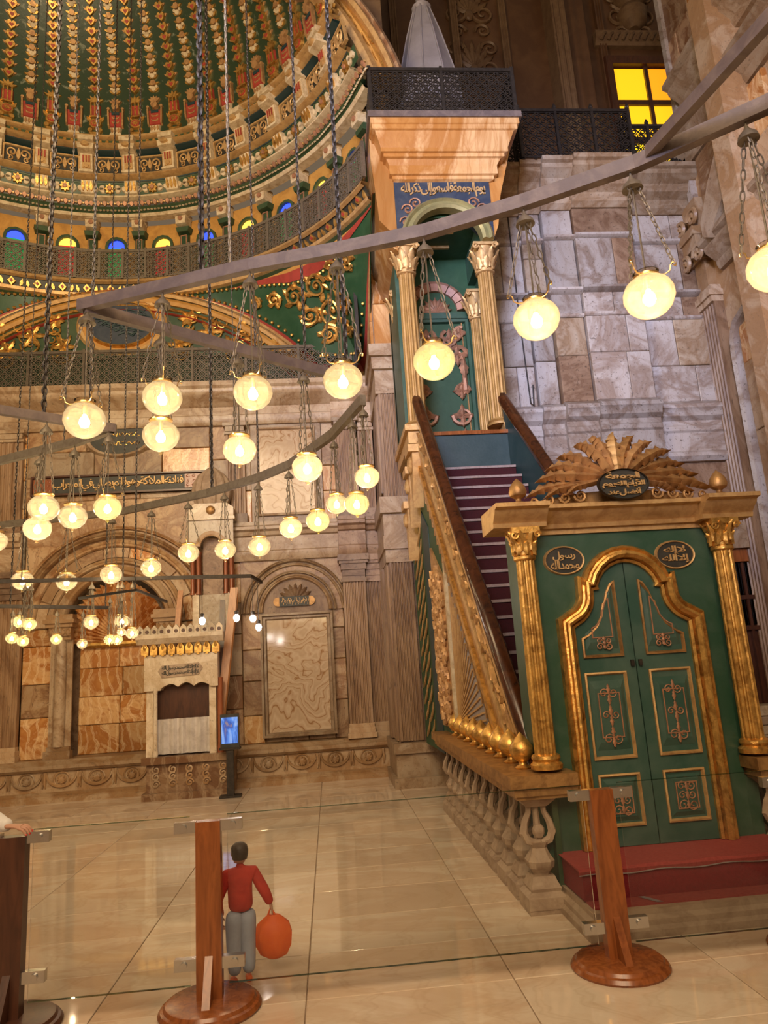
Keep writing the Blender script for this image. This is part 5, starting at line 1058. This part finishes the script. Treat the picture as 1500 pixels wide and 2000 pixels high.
def chainm(a, b, pitch, r, rad):
    a = Vector(a); b = Vector(b); L = (b-a).length; n = max(2, int(L/pitch)); m = MB(); d = (b-a).normalized(); s1 = d.orthogonal().normalized(); s2 = d.cross(s1)
    for i in range(n):
        c = a+(b-a)*((i+.5)/n); s_ = s1 if i % 2 else s2
        m.tube([c+d*pitch*.62*cos(2*pi*k/8)+s_*rad*sin(2*pi*k/8) for k in range(8)], r, 4, True)
    return m
def bulbm_(R): m = MB(); m.lathe([(R*.02, -R*.36), (R*.16, -R*.30), (R*.24, -R*.14), (R*.22, R*.04), (R*.10, R*.20), (R*.09, R*.3)], 14); return m
def sockm(R): m = MB(); m.lathe([(R*.10, R*.28), (R*.12, R*.30), (R*.12, R*.9), (R*.02, R*.95)], 10); return m
GM = {}
def gm(key, fn, mat):
    if key not in GM: GM[key] = mesh(key[0], fn(), mat)
    return GM[key]
def lamp(P, R, L, kind, mat, label, group, tilt=0):
    e = empty('globe_lamp', P, label, 'lamp', group)
    def p(nm, key, fn, mt, rz_=0): return link(nm, gm((nm, key, mt), fn, mt), e, (0, 0, 0), rz_, True)
    knob = kind != 1 or random.random() < .0
    p('globe', (R, knob), lambda: globe(R, knob), mat); p('bulb', R, lambda: bulbm_(R), 'bulb'); p('socket', R, lambda: sockm(R), 'brass')
    if kind == 1: p('neck', R, lambda: neck(R), 'globe_amber'); p('band', R, lambda: bandm(R), 'brass')
    else: p('lid', R, lambda: lidm(R), 'brass')
    a0 = random.uniform(0, 2)
    for i in range(3):
        a = a0+2*pi*i/3
        if kind == 1 or (kind == 3): p('arm', R, lambda: armm(R), 'brass', a)
        rr_ = R*1.08 if kind != 2 else R*.55; zt = R*1.12 if kind != 2 else R*.93
        big = R > .12 and kind == 1
        p('chain', (R, L, kind), (lambda: chainm((rr_, 0, zt), (R*.2, 0, L-.06), .03, .0035, .009)) if big else (lambda: chainm((rr_, 0, zt), (R*.15, 0, L-.05), .05, .0035, .010)), 'ironpale', a)
    p('bell', (R, L), lambda: MB().lathe([(R*.42, L-.075), (R*.36, L-.05), (R*.12, L-.02), (R*.06, L), (R*.02, L+.03)], 14), 'ironpale')
    p('cord', (R, L), lambda: MB().tube([(0, 0, R*.9), (0, 0, L-.03)], .005, 5), 'ironpale'); return e
def on_ray(px, py, d): return CAM+pix(px, py)*d
def cross(px, py, poly, fall):
    """where the sight line to a hanging thing passes below a beam, seen from above"""
    r = pix(px, py)
    for (x0, y0), (x1, y1) in zip(poly, poly[1:]):
        ex, ey = x1-x0, y1-y0; det = r.x*(-ey)+ex*r.y
        if abs(det) < 1e-9: continue
        t = (x0*(-ey)+ex*y0)/det; s_ = (r.x*y0-r.y*x0)/det
        if -.02 <= s_ <= 1.02 and t > 0: return t
    return fall
def hang(px, py, dpx, poly, zb, kind, mt, label, group):
    t = cross(px, py, poly, None)
    if t is None: t = FPX*.25/dpx; zz = zb
    P = on_ray(px, py, t); R = round(dpx/2*t/FPX, 4); lamp(P, R, zb-P.z-.02, kind, mt, label, group)
ordn = ['first', 'second', 'third', 'fourth', 'fifth', 'sixth', 'seventh', 'eighth', 'ninth', 'tenth', 'eleventh', 'twelfth']
CD = [(-3.2, 4.6), (-2.406, 5.349), (-1.70, 5.85)]; CD2 = [(-1.70, 5.84), (-2.096, 6.144), (-2.95, 6.617), (-3.9, 6.9)]
CE = [(-4.15, 8.76), (-.98, 9.5), (-.91, 10.2)]; CF = [(-4.4, 8.9), (-2.98, 10.1)]; CR = [(-3.0, 9.0), (-2.19, 8.5), (-2.12, 9.74)]
for i, (x, y, d, mt) in enumerate(((165, 822, 82, 'globe_amber'), (317, 778, 78, 'globe_amber'), (494, 768, 78, 'globe_amber'), (670, 745, 80, 'globe_amber'), (848, 707, 84, 'globe_yellow'), (1048, 625, 92, 'globe_peach'), (1268, 580, 100, 'globe_peach'), (1512, 525, 102, 'globe_peach'))):
    hang(x, y, d, BA, ZL-.037, 1, mt, '%s large glowing glass globe lamp from left under the long beam' % ordn[i], 'large lamps under the long near beam')
for i, (x, y, d, mt) in enumerate(((314, 852, 72, 'globe_amber'), (468, 880, 66, 'globe_peach'), (600, 915, 62, 'globe_peach'), (717, 933, 50, 'globe_peach'))):
    hang(x, y, d, BB if i < 3 else CC, (ZL-.057) if i < 3 else ZC-.042, 2, mt, '%s glass globe lamp from left with brass lid, on receding beam' % ordn[i], 'lamps under the receding beam')
for i, (x, y, d, mt, k) in enumerate(((-8, 1058, 44, 'globe_amber', 3), (44, 1135, 42, 'globe_amber', 2), (130, 1137, 40, 'globe_amber', 3), (217, 1123, 42, 'globe_amber', 2), (295, 1110, 40, 'globe_amber', 3), (368, 1081, 42, 'globe_amber', 3), (440, 1075, 42, 'globe_amber', 2), (507, 1068, 44, 'globe_amber', 2), (568, 1032, 46, 'globe_peach', 2), (621, 1018, 48, 'globe_yellow', 2), (658, 985, 44, 'globe_amber', 2), (697, 985, 50, 'globe_yellow', 2))):
    hang(x, y, d, CC, ZC-.042, k, mt, '%s globe lamp from left in curved row under the flat ring' % ordn[i], 'lamps under the flat iron ring')
for i, (x, y, d, mt, k) in enumerate(((73, 1033, 54, 'globe_peach', 2), (85, 993, 60, 'globe_amber', 2), (142, 1010, 55, 'globe_amber', 2), (210, 993, 54, 'globe_yellow', 3))):
    hang(x, y, d, CD2 if i in (0, 2) else CD, ZC-.035, k, mt, ['lowest and partly hidden', 'upper left', 'middle', 'yellow-tinted right'][i]+' globe lamp of the cluster below the left beam corner', 'lamps below the left beam corner')
pos = ['upper left', 'upper right', 'lower left', 'lower right']
for i, (x, y, d) in enumerate(((38, 1215, 27), (58, 1220, 27), (23, 1247, 24), (45, 1253, 23))):
    hang(x, y, d, CF if i in (0, 2) else CE, 2.678 if i in (0, 2) else 2.928, 2, 'globe_yellow', pos[i]+' small lamp of the four clustered at the left edge', 'four small lamps at the left edge')
txt = ['small globe lamp before left niche column', 'small globe lamp hanging before top left of niche shell', 'brightest small globe lamp in front of niche shell', 'dimmest small globe lamp left below the niche shell', 'left lamp of touching pair below niche shell', 'right lamp of touching pair below niche shell', 'tiny lamp just below the brightest small lamp', 'small globe lamp touching the white crest of small pulpit']
for i, (x, y, d) in enumerate(((110, 1249, 23), (178, 1216, 30), (238, 1214, 30), (161, 1258, 21), (214, 1250, 22), (229, 1250, 22), (237, 1235, 18), (258, 1237, 26))):
    q_ = i in (0, 3); hang(x, y, d, CF if q_ else (CR if i in (4, 6) else CE), 2.678 if q_ else (2.705 if i in (4, 6) else 2.928), 2, 'globe_yellow' if i in (0, 4, 5) else 'globe_amber', txt[i], 'small lamps before the niche shell')
for i, (x, y, t) in enumerate(((395, 1213, 'bare white bulb above the crest of small pulpit'), (462, 1207, 'bare white bulb before the small pulpit handrail'), (494, 1208, 'upper bare white bulb left of the agate panel'), (505, 1225, 'lower bare white bulb left of the agate panel'))):
    P = on_ray(x, y, cross(x, y, CE, 10.2)); e = empty('bare_bulb', P, t, 'bulb', 'bare bulbs beside the small pulpit')
    m = MB(); m.ell((0, 0, 0), (.04, .04, .05)); obj('bulb', m, 'spot', e, local=True); m = MB(); m.lathe([(.02, .04), (.025, .05), (.025, .09), (.008, .1)], 8); m.tube([(0, 0, .09), (0, 0, 2.93-P.z)], .005, 4); obj('wire', m, 'iron', e, local=True)
# ================================================================ suspension chains
def chain(px, py, poly, zb, big, mat, label):
    b = on_ray(px, py, cross(px, py, poly, 8)); b.z = zb; rho = hypot(b.x-DX, b.y-DY); top = ZD+sqrt(max(.5, (RD-.12)**2-rho*rho)) if rho < 4 else 16.5
    m = chainm((0, 0, 0), (0, 0, top-b.z), .055 if big == 2 else (.045 if big else .045), .009 if big == 2 else (.006 if big else .004), .018 if big == 2 else (.010 if big else .006))
    if big == 2: m.tube([(0, 0, 0), (0, 0, top-b.z)], .006, 5)
    tag(obj('suspension_chain', m, mat, None, tuple(b)), label, 'chain', 'chains holding up the lamp rings')
for i, c in enumerate(((85, 818, CD, ZC+.03, 2, 'iron'), (175, 835, CD, ZC+.03, 1, 'iron'), (394, 537, BA, ZL+.03, 2, 'iron'), (414, 960, CC, ZC+.04, 2, 'iron'), (597, 715, BB, ZL+.015, 1, 'iron'), (678, 735, BB, ZL+.015, 2, 'iron'))):
    chain(*c, '%s thick dark chain from left, running up past the dome' % ordn[i])
for i, c in enumerate(((20, 1180, CF, 2.72, 1, 'iron'), (42, 1134, CE, 2.97, 0, 'iron'), (125, 870, CD2, ZC+.03, 0, 'iron'), (206, 1187, CF, 2.72, 1, 'iron'), (240, 1130, CE, 2.97, 1, 'iron'), (264, 1155, CR, 2.73, 1, 'iron'), (449, 525, BA, ZL+.03, 0, 'ironpale'), (460, 945, CC, ZC+.04, 0, 'iron'), (505, 932, CC, ZC+.04, 1, 'iron'))):
    chain(*c, '%s thin rope-like chain from left hanging before the dome' % ordn[i])
# ================================================================ barrier posts and glass
def post(x, mat, label, clamps, hgt=.91):
    e = empty('barrier_post', (x, 4.2, 0), label, 'post', 'wooden barrier posts')
    m = MB(); m.lathe([(.255, 0), (.262, .012), (.25, .03), (.235, .035), (.225, .05), (.20, .056), (.01, .058)], 36); obj('base', m, mat, e, local=True)
    m = MB(); m.box(-.065, .065, -.035, .035, .05, hgt); obj('shaft', m, mat, e, local=True, smooth=0)
    for s_ in (-1, 1):
        m = MB(); m.prism([(.035, .055), (.15, .055), (.035, .26)], lambda u, v, q: (q, s_*u, v), -.02, .02); obj('brace', m, mat, e, local=True, smooth=0)
    for sx, z in clamps:
        m = MB(); m.box(sx*.065 if sx > 0 else -.18, .18 if sx > 0 else -.065, -.022, .022, z-.028, z+.028); c = obj('clamp', m, 'steel', e, local=True, smooth=0)
        m = MB(); m.loft([[(sx*.13+.018*cos(k*pi/6), y, z+.018*sin(k*pi/6)) for k in range(12)] for y in (-.034, -.02)]); obj('bolt', m, 'steel', c, local=True)
    return e
post(1.485, 'wood', 'reddish wooden barrier post before the red carpet', [(-1, .885), (1, .885), (-1, .205), (1, .215)])
post(-.69, 'wood', 'wooden barrier post beside the child in red', [(-1, .885), (1, .885), (-1, .22), (1, .22)])
post(-1.695, 'wooddark', 'dark wooden barrier post under the white-sleeved hand', [(-1, .90), (1, .90), (-1, .235), (1, .235)])
post(2.62, 'wood', 'barrier post at right edge with only base and clamp showing', [(-1, .875), (-1, .2)])
for x0, x1, t in ((-1.60, -.79, 'clear glass barrier panel beside the dark post'), (-.59, 1.38, 'wide clear glass barrier panel before the open marble floor'), (1.59, 2.52, 'clear glass barrier panel in front of the green doors')):
    e = empty('glass_panel', ((x0+x1)/2, 4.2, .12), t, 'glass panel', 'glass barrier panels')
    m = MB(); m.box(x0, x1, 4.195, 4.205, .12, .935); obj('pane', m, 'pane', e, smooth=0)
    
    for za in (.935, .116): m = MB(); m.box(x0, x1, 4.194, 4.206, za, za+.004); obj('edge', m, 'paneedge', e, smooth=0)
# ================================================================ people
def skin(name, verts, edges, radii, mat, parent, root=0, sub=2):
    me = bpy.data.meshes.new(name); me.from_pydata(verts, edges, []); o = bpy.data.objects.new(name, me); COL.objects.link(o)
    md_ = o.modifiers.new('s', 'SKIN'); md_.use_smooth_shade = True
    for i, r in enumerate(radii):
        d = me.skin_vertices[0].data[i]; d.radius = r if isinstance(r, tuple) else (r, r); d.use_root = i == root
    sb = o.modifiers.new('u', 'SUBSURF'); sb.levels = sub; sb.render_levels = sub
    dg = bpy.context.evaluated_depsgraph_get(); me2 = bpy.data.meshes.new_from_object(o.evaluated_get(dg)); bpy.data.objects.remove(o)
    me2.materials.clear(); me2.materials.append(MT[mat]); me2.shade_smooth(); return link(name, me2, parent)
def hand(parent, wrist, dirv, side, up, sc=1.0, nails=None):
    d = Vector(dirv).normalized(); u = Vector(up); u = (u-d*u.dot(d)).normalized(); s_ = d.cross(u)*side; w0 = Vector(wrist)
    def q(a, b, c): return tuple(w0+(d*a+s_*b+u*c)*sc)
    V = [q(-.02, 0, 0), q(.035, 0, .004), q(.075, 0, .004)]; E = [(0, 1), (1, 2)]; Rr = [(.024*sc, .018*sc), (.032*sc, .014*sc), (.036*sc, .012*sc)]; tips = []
    for k, (b, L) in enumerate(((.030, .062), (.010, .070), (-.010, .066), (-.029, .052))):
        i0 = len(V); V += [q(.088, b, .004), q(.088+L*.45, b*1.1, .002), q(.088+L*.78, b*1.12, -.016), q(.088+L*.92, b*1.12, -.034)]; Rr += [.0095*sc, .0088*sc, .008*sc, .0068*sc]; E += [(2, i0), (i0, i0+1), (i0+1, i0+2), (i0+2, i0+3)]; tips.append(i0+3)
    i0 = len(V); V += [q(.03, .034, -.006), q(.058, .052, -.014), q(.082, .056, -.026)]; Rr += [.012*sc, .010*sc, .0075*sc]; E += [(1, i0), (i0, i0+1), (i0+1, i0+2)]; tips.append(i0+2)
    h = skin('hand', V, E, Rr, 'skin', parent, 1, 2)
    if nails:
        for t in tips:
            p = Vector(V[t]); m = MB(); m.ell(tuple(p+d*.004*sc+u*.005*sc), (.006*sc, .006*sc, .006*sc), 8, 5); obj('nail', m, nails, h)
    return h
def person(x, y, H, face, top, legs, shoe, hair, label, arms, fat=1.0):
    e = empty('person', (x, y, 0), label, 'person'); f = Vector((cos(face), sin(face), 0)); s_ = Vector((-f.y, f.x, 0)); O = Vector((x, y, 0))
    def q(a, b, c): return tuple(O+f*a*H+s_*b*H+Vector((0, 0, c*H)))
    V = [q(0, 0, .49), q(0, 0, .60), q(.005, 0, .70), q(0, 0, .78), q(0, 0, .825), q(.01, 0, .86)]; E = [(0, 1), (1, 2), (2, 3), (3, 4), (4, 5)]; Rr = [(.088*H*fat, .07*H*fat), (.078*H*fat, .06*H*fat), (.088*H*fat, .064*H*fat), (.078*H*fat, .052*H*fat), .032*H, .032*H]
    for k, a in enumerate(arms):
        i0 = len(V); V += [q(0, (.105 if k == 0 else -.105), .775)]+[tuple(p) for p in a]; Rr += [.042*H*fat, .035*H*fat, .026*H*fat]; E += [(3, i0), (i0, i0+1), (i0+1, i0+2)]
    skin('body', V, E, Rr, top, e)
    for b in (1, -1):
        skin('trouser_leg', [q(0, b*.045, .53), q(.01, b*.055, .28), q(-.01, b*.055, .05)], [(0, 1), (1, 2)], [.066*H*fat, .05*H*fat, .04*H*fat], legs, e)
        skin('shoe', [q(-.03, b*.055, .022), q(.03, b*.058, .022), q(.075, b*.062, .018)], [(0, 1), (1, 2)], [.026*H, .028*H, .02*H], shoe, e)
    m = MB(); c = Vector(q(.012, 0, .93)); rr_ = [(.045, -.072), (.055, -.05), (.060, -.02), (.062, .02), (.055, .05), (.03, .068), (.004, .072)]
    m.loft([[tuple(c+f*(r*cos(t)*1.12+.006)*H+s_*r*sin(t)*.92*H+Vector((0, 0, z*H))) for t in [2*pi*i/16 for i in range(16)]] for r, z in rr_])
    hd_ = obj('head', m, 'skin', e, smooth=80)
    m = MB(); m.tube([tuple(c+f*.068*H+Vector((0, 0, .01*H))), tuple(c+f*.085*H+Vector((0, 0, -.018*H)))], [.007*H, .013*H], 6); obj('nose', m, 'skin', hd_)
    for b in (1, -1):
        m = MB(); m.ell(tuple(c+f*.066*H+s_*b*.024*H+Vector((0, 0, .008*H))), .008*H, 8, 6); obj('eye', m, 'hair', hd_); m = MB(); m.ell(tuple(c+s_*b*.058*H+Vector((0, 0, -.005*H))), (.012*H, .008*H, .018*H), 8, 6); obj('ear', m, 'skin', hd_)
    m = MB(); m.tube([tuple(c+f*.066*H+s_*b*H+Vector((0, 0, -.036*H))) for b in (-.018, 0, .018)], .005*H, 5); obj('mouth', m, 'red_cloth', hd_)
    m = MB(); m.loft([[tuple(c+f*((r*cos(t))*1.14-.010)*H+s_*r*sin(t)*H+Vector((0, 0, (z+(.035*max(0, cos(t)) if z < .03 else 0))*H))) for t in [2*pi*i/16 for i in range(16)]] for r, z in ((.058, -.045), (.066, -.01), (.068, .025), (.060, .055), (.034, .076), (.004, .080))]); obj('hair', m, 'hair', hd_, smooth=80)
    return e
wr_ = Vector((-1.728, 4.18, .965))
pw = person(-2.28, 4.42, 1.62, -.35, 'white_cloth', 'blue_cloth', 'black', 1, 'person in white long sleeve resting a hand on dark post', [[(-2.06, 4.46, 1.06), tuple(wr_+Vector((-.01, 0, 0)))], [(-2.25, 4.10, 1.02), (-2.12, 3.98, .86)]])
skin('sleeve', [(-2.10, 4.44, 1.055), (-1.93, 4.32, 1.0), (-1.715, 4.18, .965)], [(0, 1), (1, 2)], [.05, .046, .036], 'white_cloth', pw)
hand(pw, wr_, (1, -.02, -.16), -1, (0, -.25, 1), .80, 'nail_red'); hand(pw, (-2.12, 3.98, .86), (.2, -.1, -1), 1, (1, 0, 0), .9)
pc = person(-.565, 4.50, .72, 1.9, 'red_cloth', 'blue_cloth', 'orange_cloth', 1, 'small dark-haired child in red top and pale blue trousers behind glass', [[(-.695, 4.47, .43), (-.685, 4.55, .33)], [(-.425, 4.50, .45), (-.40, 4.53, .38)]], 1.3)
hand(pc, (-.685, 4.55, .33), (.1, .2, -1), 1, (-1, 0, 0), .5); hand(pc, (-.40, 4.53, .38), (.15, 0, -1), -1, (1, 0, 0), .5)
bg = empty('cloth_bag', (-.385, 4.52, .1), 'bright orange soft bag held by the child', 'bag')
m = MB(); m.loft([[(-.385+r*cos(2*pi*i/18)*(1+.10*sin(i*2.3)), 4.52+r*.6*sin(2*pi*i/18), z) for i in range(18)] for r, z in ((.03, .10), (.07, .12), (.095, .17), (.10, .23), (.085, .28), (.05, .31), (.03, .325))]); obj('sack', m, 'orange_cloth', bg)
m = MB(); m.tube([(-.42, 4.52, .31), (-.40, 4.53, .36), (-.37, 4.52, .31)], .008, 6); obj('handle', m, 'orange_cloth', bg)
m = MB(); m.ell((3.34, 5.3, .93), (.09, .07, .05), 14, 8); m.tube([(3.25, 5.3, .91), (3.18, 5.26, .89), (3.12, 5.3, .89), (3.2, 5.36, .9)], .012, 6); tag(obj('folded_cap', m, 'black'), 'small black bundle lying on the ledge at far right', 'bundle')
